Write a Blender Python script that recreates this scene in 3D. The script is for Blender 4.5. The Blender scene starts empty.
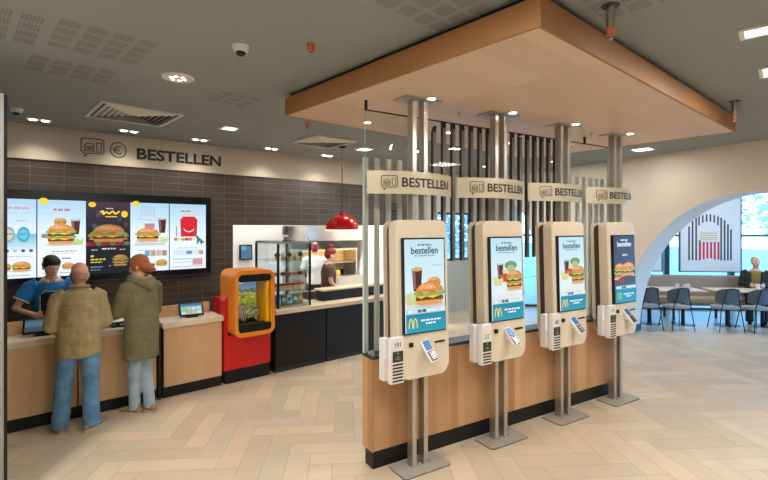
import bpy, bmesh, math, random
from mathutils import Vector, Matrix
random.seed(7)
SC = bpy.context.scene
COL = SC.collection
R = math.radians
PI = math.pi

# ------------------------------------------------------------------ materials
def lin(c):
    out = []
    for v in c[:3]:
        v = v / 255.0
        out.append(v / 12.92 if v <= .04045 else ((v + .055) / 1.055) ** 2.4)
    return (out[0], out[1], out[2], 1)

def newmat(name):
    m = bpy.data.materials.new(name); m.use_nodes = True
    nt = m.node_tree; b = nt.nodes['Principled BSDF']
    return m, nt, b

def mat(name, c, rough=.5, metal=0, spec=.5, noise=0, nscale=8, emit=None, estr=0):
    m, nt, b = newmat(name)
    b.inputs['Base Color'].default_value = lin(c)
    b.inputs['Roughness'].default_value = rough
    b.inputs['Metallic'].default_value = metal
    b.inputs['Specular IOR Level'].default_value = spec
    if noise:
        tc = nt.nodes.new('ShaderNodeTexCoord'); n = nt.nodes.new('ShaderNodeTexNoise')
        n.inputs['Scale'].default_value = nscale; n.inputs['Detail'].default_value = 4
        nt.links.new(tc.outputs['Object'], n.inputs['Vector'])
        mx = nt.nodes.new('ShaderNodeMix'); mx.data_type = 'RGBA'
        c0 = [max(0, v * (1 - noise)) for v in c]; c1 = [min(255, v * (1 + noise)) for v in c]
        mx.inputs[6].default_value = lin(c0); mx.inputs[7].default_value = lin(c1)
        nt.links.new(n.outputs['Fac'], mx.inputs[0]); nt.links.new(mx.outputs[2], b.inputs['Base Color'])
    if emit:
        b.inputs['Emission Color'].default_value = lin(emit); b.inputs['Emission Strength'].default_value = estr
    return m

def wood(name, c0, c1, axis='z', stripw=.1, rough=.45, strip=.45):
    """oak strips: grain noise stretched along one axis, and strips of slightly different tone across it"""
    m, nt, b = newmat(name)
    N = nt.nodes.new; L = nt.links.new
    tc = N('ShaderNodeTexCoord'); mp = N('ShaderNodeMapping')
    sc = {'x': (1.0, 14, 14), 'y': (14, 1.0, 14), 'z': (14, 14, .9)}[axis]
    mp.inputs['Scale'].default_value = sc
    L(tc.outputs['Object'], mp.inputs['Vector'])
    n = N('ShaderNodeTexNoise'); n.inputs['Scale'].default_value = 2.2; n.inputs['Detail'].default_value = 6; n.inputs['Roughness'].default_value = .6
    L(mp.outputs['Vector'], n.inputs['Vector'])
    mp2 = N('ShaderNodeMapping')
    s = 1.0 / stripw
    mp2.inputs['Scale'].default_value = {'x': (.8, s, s), 'y': (s, .8, s), 'z': (s, s, .8)}[axis]
    L(tc.outputs['Object'], mp2.inputs['Vector'])
    v = N('ShaderNodeTexWhiteNoise'); v.noise_dimensions = '3D'
    fl = N('ShaderNodeVectorMath'); fl.operation = 'FLOOR'
    L(mp2.outputs['Vector'], fl.inputs[0]); L(fl.outputs[0], v.inputs['Vector'])
    a = N('ShaderNodeMath'); a.operation = 'MULTIPLY_ADD'; a.inputs[1].default_value = strip
    L(v.outputs['Value'], a.inputs[0])
    bb = N('ShaderNodeMath'); bb.operation = 'MULTIPLY'; bb.inputs[1].default_value = 1.05 - strip
    L(n.outputs['Fac'], bb.inputs[0]); L(bb.outputs[0], a.inputs[2])
    mx = N('ShaderNodeMix'); mx.data_type = 'RGBA'
    mx.inputs[6].default_value = lin(c0); mx.inputs[7].default_value = lin(c1)
    L(a.outputs[0], mx.inputs[0]); L(mx.outputs[2], b.inputs['Base Color'])
    b.inputs['Roughness'].default_value = rough
    return m

def emis(name, c, s):
    m = bpy.data.materials.new(name); m.use_nodes = True; nt = m.node_tree; nt.nodes.clear()
    o = nt.nodes.new('ShaderNodeOutputMaterial'); e = nt.nodes.new('ShaderNodeEmission')
    e.inputs['Color'].default_value = lin(c); e.inputs['Strength'].default_value = s
    nt.links.new(e.outputs[0], o.inputs[0]); return m

def attr_mat(name, strength=None, rough=.6):
    """artwork: the colour printed or shown at each place is the mesh's colour attribute; screens emit it, prints reflect it"""
    m, nt, b = newmat(name)
    a = nt.nodes.new('ShaderNodeAttribute'); a.attribute_name = 'art'
    if strength:
        b.inputs['Base Color'].default_value = (.01, .01, .01, 1); b.inputs['Roughness'].default_value = .3
        nt.links.new(a.outputs['Color'], b.inputs['Emission Color']); b.inputs['Emission Strength'].default_value = strength
    else:
        nt.links.new(a.outputs['Color'], b.inputs['Base Color']); b.inputs['Roughness'].default_value = rough
    return m

def glass(name, tint=(248, 251, 251), refl=.032):
    m = bpy.data.materials.new(name); m.use_nodes = True; nt = m.node_tree; nt.nodes.clear()
    o = nt.nodes.new('ShaderNodeOutputMaterial'); t = nt.nodes.new('ShaderNodeBsdfTransparent'); g = nt.nodes.new('ShaderNodeBsdfGlossy')
    f = nt.nodes.new('ShaderNodeFresnel'); f.inputs['IOR'].default_value = 1.45
    mx = nt.nodes.new('ShaderNodeMixShader')
    t.inputs['Color'].default_value = lin(tint); g.inputs['Roughness'].default_value = .02
    mu = nt.nodes.new('ShaderNodeMath'); mu.operation = 'MULTIPLY'; mu.inputs[1].default_value = refl / .04
    mu.use_clamp = True
    ge = nt.nodes.new('ShaderNodeNewGeometry'); iv = nt.nodes.new('ShaderNodeMath'); iv.operation = 'SUBTRACT'; iv.inputs[0].default_value = 1; iv.use_clamp = True
    m2 = nt.nodes.new('ShaderNodeMath'); m2.operation = 'MULTIPLY'; nt.links.new(ge.outputs['Backfacing'], iv.inputs[1])
    nt.links.new(f.outputs[0], mu.inputs[0]); nt.links.new(mu.outputs[0], m2.inputs[0]); nt.links.new(iv.outputs[0], m2.inputs[1]); nt.links.new(m2.outputs[0], mx.inputs[0])
    nt.links.new(t.outputs[0], mx.inputs[1]); nt.links.new(g.outputs[0], mx.inputs[2]); nt.links.new(mx.outputs[0], o.inputs[0])
    return m

def tile_mat():
    m, nt, b = newmat('dark_wall_tile')
    N = nt.nodes.new; L = nt.links.new
    g = N('ShaderNodeNewGeometry'); s = N('ShaderNodeSeparateXYZ'); c = N('ShaderNodeCombineXYZ')
    L(g.outputs['Position'], s.inputs[0]); L(s.outputs['X'], c.inputs['X']); L(s.outputs['Z'], c.inputs['Y'])
    k = N('ShaderNodeTexBrick'); k.offset = 0; k.squash = 1
    k.inputs['Scale'].default_value = 1; k.inputs['Mortar Size'].default_value = .004; k.inputs['Brick Width'].default_value = .36; k.inputs['Row Height'].default_value = .105
    k.inputs['Color1'].default_value = lin((68, 58, 51)); k.inputs['Color2'].default_value = lin((79, 68, 60)); k.inputs['Mortar'].default_value = lin((116, 102, 88))
    L(c.outputs[0], k.inputs['Vector']); L(k.outputs['Color'], b.inputs['Base Color'])
    b.inputs['Roughness'].default_value = .35
    return m

def floor_mat():
    m, nt, b = newmat('floor_tile')
    N = nt.nodes.new; L = nt.links.new
    a = N('ShaderNodeAttribute'); a.attribute_name = 'art'
    tc = N('ShaderNodeTexCoord'); n = N('ShaderNodeTexNoise'); n.inputs['Scale'].default_value = 3.5; n.inputs['Detail'].default_value = 6
    L(tc.outputs['Object'], n.inputs['Vector'])
    mr = N('ShaderNodeMapRange'); mr.inputs['To Min'].default_value = .86; mr.inputs['To Max'].default_value = 1.1
    L(n.outputs['Fac'], mr.inputs['Value'])
    mx = N('ShaderNodeVectorMath'); mx.operation = 'SCALE'
    L(a.outputs['Color'], mx.inputs[0]); L(mr.outputs[0], mx.inputs['Scale']); L(mx.outputs[0], b.inputs['Base Color'])
    b.inputs['Roughness'].default_value = .42
    return m

M = dict(
    floor=floor_mat(), tile=tile_mat(),
    grout=mat('floor_grout', (168, 152, 132), .8),
    ceiling=mat('ceiling_paint', (144, 152, 150), .85, noise=.03, nscale=2),
    perf=mat('ceiling_perforation', (120, 124, 118), .9),
    cream=mat('cream_wall_paint', (226, 214, 198), .7, noise=.02, nscale=2),
    band=mat('beige_band_paint', (196, 184, 166), .6, noise=.02, nscale=3),
    white=mat('white_paint', (236, 236, 234), .6),
    reveal=mat('white_plaster', (230, 234, 236), .6),
    teal=mat('teal_baseboard', (14, 92, 112), .4),
    graywall=mat('grey_wall_panel', (186, 184, 176), .6),
    black=mat('black_laminate', (18, 19, 21), .4, 0, .35),
    dark=mat('charcoal_paint', (44, 44, 46), .45),
    dgray=mat('dark_grey_metal', (78, 80, 82), .4, .6),
    steel=mat('brushed_steel', (190, 186, 178), .28, .95),
    kpost=mat('kiosk_post_steel', (196, 190, 180), .3, .85),
    plate=mat('steel_floor_plate', (176, 170, 160), .5, .25, noise=.06, nscale=20),
    gold=mat('champagne_sign_metal', (206, 196, 170), .4, .35),
    shell=mat('cream_kiosk_shell', (226, 212, 188), .42),
    core=mat('brown_kiosk_core', (74, 62, 54), .5),
    slab=mat('cream_stone_slab', (226, 208, 184), .45, noise=.04, nscale=20),
    oak=wood('oak_front', (204, 160, 116), (224, 184, 142), 'z', .16),
    oak2=wood('oak_divider', (152, 106, 68), (214, 168, 122), 'z', .085, .45, .75),
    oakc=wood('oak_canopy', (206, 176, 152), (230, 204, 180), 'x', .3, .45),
    oakshaded=wood('oak_fascia_shaded', (150, 104, 62), (168, 120, 76), 'x', .5, .5),  # same oak as the soffit; the weaker light on the sides is darkened in
    red=mat('red_panel', (205, 22, 24), .35), orange=mat('orange_frame', (236, 140, 36), .4), yellow=mat('yellow_frame', (246, 178, 20), .4),
    redlamp=mat('red_enamel', (200, 14, 20), .18),
    lampwhite=mat('lamp_inside', (250, 245, 235), .5, emit=(255, 240, 215), estr=2.5),
    lens=emis('lamp_lens', (255, 244, 226), 12), panel=emis('light_panel', (255, 250, 240), 7),
    chrome=mat('chrome', (220, 220, 222), .12, 1),
    glass=glass('clear_glass'), cglass=glass('case_glass', (244, 250, 252), .05), wglass=glass('window_glass', (244, 251, 252), .04),
    glassedge=mat('glass_edge_green', (130, 190, 196), .2),
    slatdark=mat('black_slat', (34, 30, 32), .5), slatlight=mat('pale_grey_slat', (206, 202, 192), .5), slatside=mat('mauve_slat_face', (150, 134, 130), .5),
    letter=mat('black_lettering', (42, 36, 32), .5), stripe=mat('black_stripe', (28, 30, 30), .5), paper=mat('white_card', (232, 226, 218), .6),
    leaflet=mat('pale_pink_leaflet', (226, 212, 206), .6), darkgreen=mat('dark_green_card', (42, 54, 44), .6), goldprint=mat('gold_print', (170, 150, 80), .5),
    picture=attr_mat('menu_screen_picture', 1.15), kpicture=attr_mat('kiosk_screen_picture', 1.12), print=attr_mat('printed_artwork', None),
    bezel=mat('black_bezel', (12, 13, 16), .25),
    skin=mat('skin', (214, 160, 132), .55), skin2=mat('skin_fair', (224, 176, 150), .55),
    hairblack=mat('black_hair', (34, 28, 26), .6, noise=.3, nscale=60), hairred=mat('auburn_hair', (150, 84, 40), .55, noise=.3, nscale=50), hairwine=mat('wine_red_hair', (120, 22, 36), .5, noise=.3, nscale=50), hairgrey=mat('greying_hair', (158, 122, 98), .75, noise=.2, nscale=60),
    tan=mat('tan_jacket', (160, 140, 102), .8, noise=.12, nscale=9), olive=mat('olive_parka', (112, 104, 76), .85, noise=.15, nscale=9),
    parkafur=mat('parka_hood_lining', (158, 140, 108), .9, noise=.1, nscale=30),
    jeans=mat('blue_denim', (84, 124, 158), .8, noise=.5, nscale=8), jeanslt=mat('light_denim', (150, 170, 186), .8, noise=.22, nscale=7),
    shoe=mat('grey_beige_shoe', (140, 122, 100), .7, noise=.2, nscale=30), shoet=mat('tan_boot', (150, 120, 82), .7, noise=.2, nscale=30), sole=mat('pale_sole', (190, 182, 168), .7),
    polo=mat('bright_blue_polo', (24, 124, 196), .7, noise=.12, nscale=10), apron=mat('black_apron', (24, 24, 28), .7), piping=mat('pale_piping', (200, 205, 190), .6),
    brown=mat('brown_uniform', (78, 60, 50), .75, noise=.1), tee=mat('white_tee', (232, 232, 232), .75), black_cloth=mat('black_trousers', (34, 34, 38), .8),
    mustard=mat('mustard_sweater', (140, 124, 54), .8), mug=mat('white_porcelain', (238, 238, 238), .3), eye=mat('eye_dark', (30, 22, 18), .3), lips=mat('lips', (176, 96, 88), .5),
    seatgrey=mat('slate_chair_shell', (84, 98, 108), .6), seatpad=mat('grey_seat_pad', (150, 160, 164), .7), wire=mat('black_wire_leg', (22, 24, 26), .4, .4),
    benchback=mat('taupe_bench_back', (150, 138, 126), .8), benchseat=mat('tan_bench_seat', (196, 168, 128), .7), tabletop=mat('pale_tabletop', (220, 206, 188), .4),
    foliage=mat('pale_green_leaves', (196, 212, 186), .8, noise=.35, nscale=4), bark=mat('tree_bark', (110, 92, 74), .9), pave=mat('pale_paving', (232, 208, 176), .8),
    smoke=mat('white_plastic', (225, 222, 214), .45), sprink=mat('orange_red_cap', (196, 104, 72), .4),
    cake=mat('red_icing', (206, 40, 34), .5), cream2=mat('cream_icing', (240, 224, 190), .5), choc=mat('chocolate_cake', (84, 46, 28), .6), bun=mat('golden_pastry', (212, 150, 70), .6), tealpack=mat('teal_packet', (40, 150, 160), .4), yellowpack=mat('yellow_packet', (232, 180, 40), .5),
)

# ------------------------------------------------------------------ mesh builder
class MB:
    def __init__(s): s.v = []; s.f = []; s.mi = []; s.cm = 0
    def add(s, vs, fs, X=None):
        o = len(s.v)
        s.v += [tuple(X @ Vector(p)) if X else tuple(p) for p in vs]
        s.f += [[i + o for i in f] for f in fs]; s.mi += [s.cm] * len(fs); return s
    def box(s, x0, x1, y0, y1, z0, z1, X=None):
        v = [(x, y, z) for z in (z0, z1) for y in (y0, y1) for x in (x0, x1)]
        return s.add(v, [(0, 2, 3, 1), (4, 5, 7, 6), (0, 1, 5, 4), (2, 6, 7, 3), (0, 4, 6, 2), (1, 3, 7, 5)], X)
    def rbox(s, x0, x1, y0, y1, z0, z1, r=.01, X=None, seg=2):
        bm = bmesh.new(); bmesh.ops.create_cube(bm, size=1)
        for v in bm.verts: v.co = Vector((x0 + (v.co.x + .5) * (x1 - x0), y0 + (v.co.y + .5) * (y1 - y0), z0 + (v.co.z + .5) * (z1 - z0)))
        bmesh.ops.bevel(bm, geom=bm.edges[:], offset=r, segments=seg, profile=.5, affect='EDGES')
        return s.bm(bm, X)
    def bm(s, bm, X=None):
        bm.verts.index_update()
        s.add([v.co.copy() for v in bm.verts], [[v.index for v in f.verts] for f in bm.faces], X); bm.free(); return s
    def prism(s, poly, d0, d1, X=None):
        """poly in x,z ; extruded along y d0..d1"""
        n = len(poly)
        v = [(x, d0, z) for x, z in poly] + [(x, d1, z) for x, z in poly]
        f = [list(range(n)), list(range(2 * n - 1, n - 1, -1))] + [(i, i + n, (i + 1) % n + n, (i + 1) % n) for i in range(n)]
        return s.add(v, f, X)
    def tube(s, pts, r, seg=10, X=None, side=None, cap=True):
        """r: list of radii or (rx, ry) pairs along the points; rx along 'side'"""
        pts = [Vector(p) for p in pts]; n = len(pts)
        if not isinstance(r, (list, tuple)): r = [r] * n
        r = [q if isinstance(q, tuple) else (q, q) for q in r]
        ref = Vector(side) if side else None; vs = []; S = None
        for i, p in enumerate(pts):
            T = (pts[min(i + 1, n - 1)] - pts[max(i - 1, 0)])
            T = T.normalized() if T.length > 1e-9 else Vector((0, 0, 1))
            if ref is None:
                b = S if S else (Vector((1, 0, 0)) if abs(T.x) < .8 else Vector((0, 1, 0)))
            else: b = ref
            S = (b - T * b.dot(T)).normalized(); B = T.cross(S)
            for k in range(seg):
                a = 2 * PI * k / seg; vs.append(p + S * (math.cos(a) * r[i][0]) + B * (math.sin(a) * r[i][1]))
        fs = [(i * seg + k, i * seg + (k + 1) % seg, (i + 1) * seg + (k + 1) % seg, (i + 1) * seg + k) for i in range(n - 1) for k in range(seg)]
        if cap: fs += [list(range(seg - 1, -1, -1)), list(range((n - 1) * seg, n * seg))]
        return s.add(vs, fs, X)
    def limb(s, pts, r, seg=12, side=None):
        """tube with rounded ends, for bodies and clothes"""
        pts = [Vector(p) for p in pts]; rr = [q if isinstance(q, tuple) else (q, q) for q in r]
        a = (pts[0] - pts[1]).normalized(); b = (pts[-1] - pts[-2]).normalized()
        P = []; Q = []
        for k in (0, 30, 60): 
            c, d = math.cos(R(k)), math.sin(R(k))
            P.append(pts[-1] + b * min(rr[-1]) * d); Q.append((rr[-1][0] * c, rr[-1][1] * c))
        A = []; B = []
        for k in (80, 60, 30):
            c, d = math.cos(R(k)), math.sin(R(k))
            A.append(pts[0] + a * min(rr[0]) * d); B.append((rr[0][0] * c, rr[0][1] * c))
        P.append(pts[-1] + b * min(rr[-1]) * .985); Q.append((rr[-1][0] * .17, rr[-1][1] * .17))
        return s.tube(A + pts + P[1:], B + rr + Q[1:], seg, side=side)
    def ell(s, c, r, X=None, u=14, w=10):
        vs = []; fs = []
        for i in range(1, w):
            a = PI * i / w
            for k in range(u):
                b = 2 * PI * k / u; vs.append((c[0] + r[0] * math.sin(a) * math.cos(b), c[1] + r[1] * math.sin(a) * math.sin(b), c[2] + r[2] * math.cos(a)))
        t = len(vs); vs += [(c[0], c[1], c[2] + r[2]), (c[0], c[1], c[2] - r[2])]
        for i in range(w - 2):
            for k in range(u): fs.append((i * u + k, (i + 1) * u + k, (i + 1) * u + (k + 1) % u, i * u + (k + 1) % u))
        for k in range(u): fs.append((t, k, (k + 1) % u)); fs.append((t + 1, (w - 2) * u + (k + 1) % u, (w - 2) * u + k))
        return s.add(vs, fs, X)
    def lathe(s, prof, seg=24, X=None):
        vs = [(r * math.cos(2 * PI * k / seg), r * math.sin(2 * PI * k / seg), z) for r, z in prof for k in range(seg)]
        n = len(prof)
        fs = [(i * seg + k, i * seg + (k + 1) % seg, (i + 1) * seg + (k + 1) % seg, (i + 1) * seg + k) for i in range(n - 1) for k in range(seg)]
        fs += [list(range(seg - 1, -1, -1)), list(range((n - 1) * seg, n * seg))]
        return s.add(vs, fs, X)
    def warp(s, fn): s.v = [tuple(fn(*p)) for p in s.v]; return s
    def build(s, name, mats, parent=None, loc=None, smooth=None, rot=None):
        me = bpy.data.meshes.new(name); me.from_pydata(s.v, [], s.f)
        if not isinstance(mats, (list, tuple)): mats = [mats]
        for m in mats: me.materials.append(m)
        if len(mats) > 1: me.polygons.foreach_set('material_index', s.mi)
        bm = bmesh.new(); bm.from_mesh(me); bmesh.ops.recalc_face_normals(bm, faces=bm.faces[:]); bm.to_mesh(me); bm.free()
        if smooth is not None:
            me.shade_smooth(); me.set_sharp_from_angle(angle=R(smooth))
        o = bpy.data.objects.new(name, me); COL.objects.link(o)
        if parent: o.parent = parent
        if loc: o.location = loc
        if rot: o.rotation_euler = rot
        return o

def tag(o, label=None, cat=None, group=None, kind=None):
    if label: o['label'] = label
    if cat: o['category'] = cat
    if group: o['group'] = group
    if kind: o['kind'] = kind
    return o
def thing(name, label, cat, loc=(0, 0, 0), rz=0, group=None):
    o = bpy.data.objects.new(name, None); COL.objects.link(o); o.location = loc; o.rotation_euler = (0, 0, rz); o.empty_display_size = .1
    return tag(o, label, cat, group)
def struct(o): o['kind'] = 'structure'; return o
def B(*a): return MB().box(*a)
def RB(*a, **k): return MB().rbox(*a, **k)

def text_geo(s, size, bold=0, xs=1.0, align='LEFT', extr=.002):
    c = bpy.data.curves.new('t', 'FONT'); c.body = s; c.size = size; c.offset = bold; c.align_x = align; c.extrude = extr; c.resolution_u = 3
    o = bpy.data.objects.new('t', c); me = bpy.data.meshes.new_from_object(o)
    vs = [(v.co.x * xs, v.co.y, v.co.z) for v in me.vertices]; fs = [list(p.vertices) for p in me.polygons]
    bpy.data.objects.remove(o); bpy.data.curves.remove(c); bpy.data.meshes.remove(me)
    return vs, fs

class Pic:
    """flat artwork in metres, u to the right, v up; each shape keeps its own printed colour"""
    def __init__(s): s.v = []; s.f = []; s.c = []; s.k = 0
    def poly(s, pts, col):
        o = len(s.v); d = s.k * .00008; s.k += 1
        s.v += [(u, -d, v) for u, v in pts]; s.f.append(list(range(o, o + len(pts)))); s.c.append(col); return s
    def rect(s, u0, v0, u1, v1, col): return s.poly([(u0, v0), (u1, v0), (u1, v1), (u0, v1)], col)
    def ell(s, cx, cy, rx, ry, col, n=18, a0=0, a1=360):
        full = a1 - a0 >= 360; m = n if full else n + 1
        return s.poly([(cx + rx * math.cos(R(a0 + (a1 - a0) * i / n)), cy + ry * math.sin(R(a0 + (a1 - a0) * i / n))) for i in range(m)], col)
    def text(s, t, cx, cy, size, col, bold=0, xs=1, align='CENTER'):
        vs, fs = text_geo(t, size, bold, xs, align, 0); o = len(s.v); d = s.k * .00008; s.k += 1
        s.v += [(cx + x, -d, cy + y) for x, y, z in vs]; s.f += [[i + o for i in f] for f in fs]; s.c += [col] * len(fs); return s
    def line(s, pts, w, col):
        for (a, b), (c, d) in zip(pts[:-1], pts[1:]):
            L = math.hypot(c - a, d - b) or 1; nx, ny = -(d - b) / L * w / 2, (c - a) / L * w / 2
            s.poly([(a + nx, b + ny), (a - nx, b - ny), (c - nx, d - ny), (c + nx, d + ny)], col)
        return s
    def words(s, u0, u1, v, h, col, n=4):
        """a line of print too small to read: short strokes"""
        u = u0; rr = random.Random(int((u0 + v) * 1e4))
        while u < u1 - h * .5:
            w = rr.uniform(1.2, 3.2) * h; s.rect(u, v, min(u + w, u1), v + h, col); u += w + h * .6
        return s
    def grad(s, u0, v0, u1, v1, ca, cb, n=10):
        for i in range(n):
            t = (i + .5) / n; s.rect(u0, v0 + (v1 - v0) * i / n, u1, v0 + (v1 - v0) * (i + 1) / n, [ca[j] + (cb[j] - ca[j]) * t for j in range(3)])
        return s
    def build(s, name, m, parent=None, loc=None, rot=None):
        me = bpy.data.meshes.new(name); me.from_pydata(s.v, [], s.f); me.materials.append(m)
        at = me.color_attributes.new('art', 'FLOAT_COLOR', 'CORNER'); i = 0
        for p, c in zip(me.polygons, s.c):
            l = lin(c)
            for _ in p.vertices: at.data[i].color = l; i += 1
        bm = bmesh.new(); bm.from_mesh(me)
        for f in bm.faces:
            if f.normal.y > 0: f.normal_flip()
        bm.to_mesh(me); bm.free()
        o = bpy.data.objects.new(name, me); COL.objects.link(o)
        if parent: o.parent = parent
        if loc: o.location = loc
        if rot: o.rotation_euler = rot
        return o

def burger(p, cx, cy, w, seed=1, tall=1, dark=False):
    r = random.Random(seed); h = w * .13
    k = .82 if dark else 1
    C = lambda *c: [min(255, v * k) for v in c]
    p.ell(cx, cy - h * .1, w * .56, h * .5, C(205, 200, 190) if not dark else (30, 24, 30))
    p.poly([(cx - w * .46, cy + h), (cx - w * .43, cy + h * .2), (cx - w * .3, cy), (cx + w * .3, cy), (cx + w * .43, cy + h * .2), (cx + w * .46, cy + h)], C(222, 160, 92))
    y = cy + h
    for lay in range(tall):
        p.rect(cx - w * .47, y, cx + w * .47, y + h * .85, C(96, 54, 36)); 
        for i in range(7): p.ell(cx + r.uniform(-.42, .42) * w, y + h * r.uniform(.2, .7), w * .04, h * .2, C(130, 78, 52), 8)
        y += h * .75
        p.poly([(cx - w * .48, y + h * .25), (cx - w * .3, y - h * .35), (cx - w * .12, y + h * .05), (cx + w * .1, y - h * .4), (cx + w * .3, y), (cx + w * .48, y + h * .25)], C(246, 196, 66))
        y += h * .2
        p.rect(cx - w * .45, y, cx + w * .45, y + h * .4, C(206, 62, 48)); y += h * .3
        for i in range(10):
            p.ell(cx + (-.48 + .107 * i) * w, y + h * r.uniform(0, .35), w * .075, h * .42, C(r.randint(90, 150), r.randint(165, 205), r.randint(50, 90)), 9)
        y += h * .35
        for i in range(4): p.ell(cx + (-.33 + .22 * i) * w, y + h * .1, w * .11, h * .22, C(226, 150, 165) if i % 2 else C(214, 70, 58), 9)
        y += h * .15
    p.ell(cx, y, w * .48, h * 2.1, C(214, 138, 66), 20, 0, 180)
    p.ell(cx - w * .08, y + h * .6, w * .3, h * 1.2, C(232, 168, 98), 16, 0, 180)
    for i in range(12): p.ell(cx + r.uniform(-.33, .33) * w, y + h * r.uniform(.7, 1.5), w * .014, h * .09, C(250, 232, 190), 6)
def cola(p, cx, cy, w, h):
    p.poly([(cx - w * .35, cy), (cx + w * .35, cy), (cx + w * .5, cy + h), (cx - w * .5, cy + h)], (74, 34, 34))
    p.poly([(cx - w * .3, cy + h * .1), (cx - w * .1, cy + h * .1), (cx - w * .2, cy + h * .9), (cx - w * .42, cy + h * .9)], (150, 96, 100))
    for i in range(4): p.ell(cx + (-.3 + .2 * i) * w, cy + h * .95, w * .16, w * .13, (205, 190, 200), 8)
def fries(p, cx, cy, w, c=(238, 196, 76)):
    r = random.Random(3)
    for i in range(9): p.line([(cx + (-.4 + .1 * i) * w, cy), (cx + (-.55 + .137 * i) * w, cy + w * r.uniform(.6, 1.0))], w * .09, c)

# ------------------------------------------------------------------ camera
cam = bpy.data.cameras.new('camera'); camo = bpy.data.objects.new('camera', cam); COL.objects.link(camo)
camo.location = (0, 0, 2.05); camo.rotation_euler = (R(90), 0, R(49.3 - 90))
cam.sensor_width = 36; cam.lens = 455 * 36 / 768; cam.shift_y = -12 / 768; cam.clip_end = 200
SC.camera = camo

CE = 3.37          # ceiling height
BY = 7.35          # room face of the back wall
# ------------------------------------------------------------------ floor (herringbone of long tiles), ceiling
def herringbone(x0, x1, y0, y1, W=.2, ratio=4, ang=R(54)):
    L = W * ratio; g = .0022; vs = []; fs = []; cs = []
    ca, sa = math.cos(ang), math.sin(ang); rr = random.Random(5)
    cx, cy = (x0 + x1) / 2, (y0 + y1) / 2; span = math.hypot(x1 - x0, y1 - y0) / 2 + 1
    n = int(span / W) + 2
    def put(a0, a1, b0, b1):
        mx, my = (a0 + a1) / 2, (b0 + b1) / 2
        X, Y = cx + mx * ca - my * sa, cy + mx * sa + my * ca
        if not (x0 < X < x1 and y0 < Y < y1): return
        o = len(vs); t = rr.uniform(.95, 1.04); h = rr.uniform(-3, 3)
        for a, b in ((a0 + g, b0 + g), (a1 - g, b0 + g), (a1 - g, b1 - g), (a0 + g, b1 - g)):
            vs.append((cx + a * ca - b * sa, cy + a * sa + b * ca, 0))
        fs.append((o, o + 1, o + 2, o + 3)); cs.append([min(255, v * t) for v in (208 + h, 189, 164 - h)])
    for i in range(-2 * n, 2 * n):
        for j in range(-n, n):
            # herringbone lattice: stair-stepping pairs
            a = i * W + j * L; b = i * W - j * L
            if abs(a) > span * 1.5 or abs(b) > span * 1.5: continue
            put(a, a + L, b, b + W)
            put(a, a + W, b + W, b + W + L)
    me = bpy.data.meshes.new('floor'); me.from_pydata(vs, [], fs); me.materials.append(M['floor'])
    at = me.color_attributes.new('art', 'FLOAT_COLOR', 'CORNER')
    for p, c in zip(me.polygons, cs):
        for li in p.loop_indices: at.data[li].color = lin(c)
    o = bpy.data.objects.new('floor', me); COL.objects.link(o); return o
struct(herringbone(-2.2, 17, -4, 10.5))
fb = struct(B(-2.2, 20, -4.2, 10.6, -.12, -.0015).build('floor_grout', M['grout']))
struct(B(-2.2, 20, -4.2, 10.6, CE, CE + .12).build('ceiling', M['ceiling']))

# ------------------------------------------------------------------ walls
w = MB(); w.box(-2.2, 3.02, BY, BY + .15, 0, 2.93); w.box(3.02, 6.45, BY, BY + .15, 2.1, 2.93); w.box(3.02, 6.45, BY, BY + .15, 0, .86); w.box(6.45, 7.0, BY, BY + .15, 0, 2.93)
struct(w.build('wall_back', M['tile']))
struct(B(-2.2, 7.0, BY - .03, BY + .15, 2.93, CE).build('wall_back_upper', M['band']))
w = MB(); w.box(7.0, 8.0, BY, BY + .15, 0, CE); w.box(9.3, 10.1, BY, BY + .15, 0, CE); w.box(8, 9.3, BY, BY + .15, 0, 1.25); w.box(8, 9.3, BY, BY + .15, 2.43, CE)
struct(w.build('wall_back_right', M['graywall']))
def window(name, x0, x1, z0, z1, X, vs=(), hs=(), fw=.05, fd=.08):
    m = MB()
    for a, b, c, d in ((x0, x1, z0, z0 + fw), (x0, x1, z1 - fw, z1), (x0, x0 + fw, z0 + fw, z1 - fw), (x1 - fw, x1, z0 + fw, z1 - fw)): m.box(a, b, 0, fd, c, d)
    for v in vs: m.box(v - fw / 2, v + fw / 2, 0, fd, z0 + fw, z1 - fw)
    for h in hs: m.box(x0 + fw, x1 - fw, .005, fd - .005, h - fw / 2, h + fw / 2)
    f = struct(m.build(name, M['dgray'])); f.matrix_world = X
    p = struct(B(x0 + fw, x1 - fw, fd * .45, fd * .55, z0 + fw, z1 - fw).build('window_pane', M['wglass'], f))
    return f
window('window_1', 8.0, 9.3, 1.25, 2.43, Matrix.Translation((0, BY + .04, 0)), vs=(8.65,))
# screen wall at the far left, its dark end trim
struct(B(-2.2, .062, 4.36, 4.46, 0, 3.04).build('wall_left', mat('grey_screen_paint', (150, 150, 142), .6)))
struct(B(.062, .082, 4.35, 4.47, 0, 3.03).build('trim_1', M['black']))
struct(B(-2.35, -2.2, -4.2, BY, 0, CE).build('wall_side', M['cream']))
struct(B(-2.2, 8.2, -4.35, -4.2, 0, CE).build('wall_rear', M['cream']))

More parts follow.
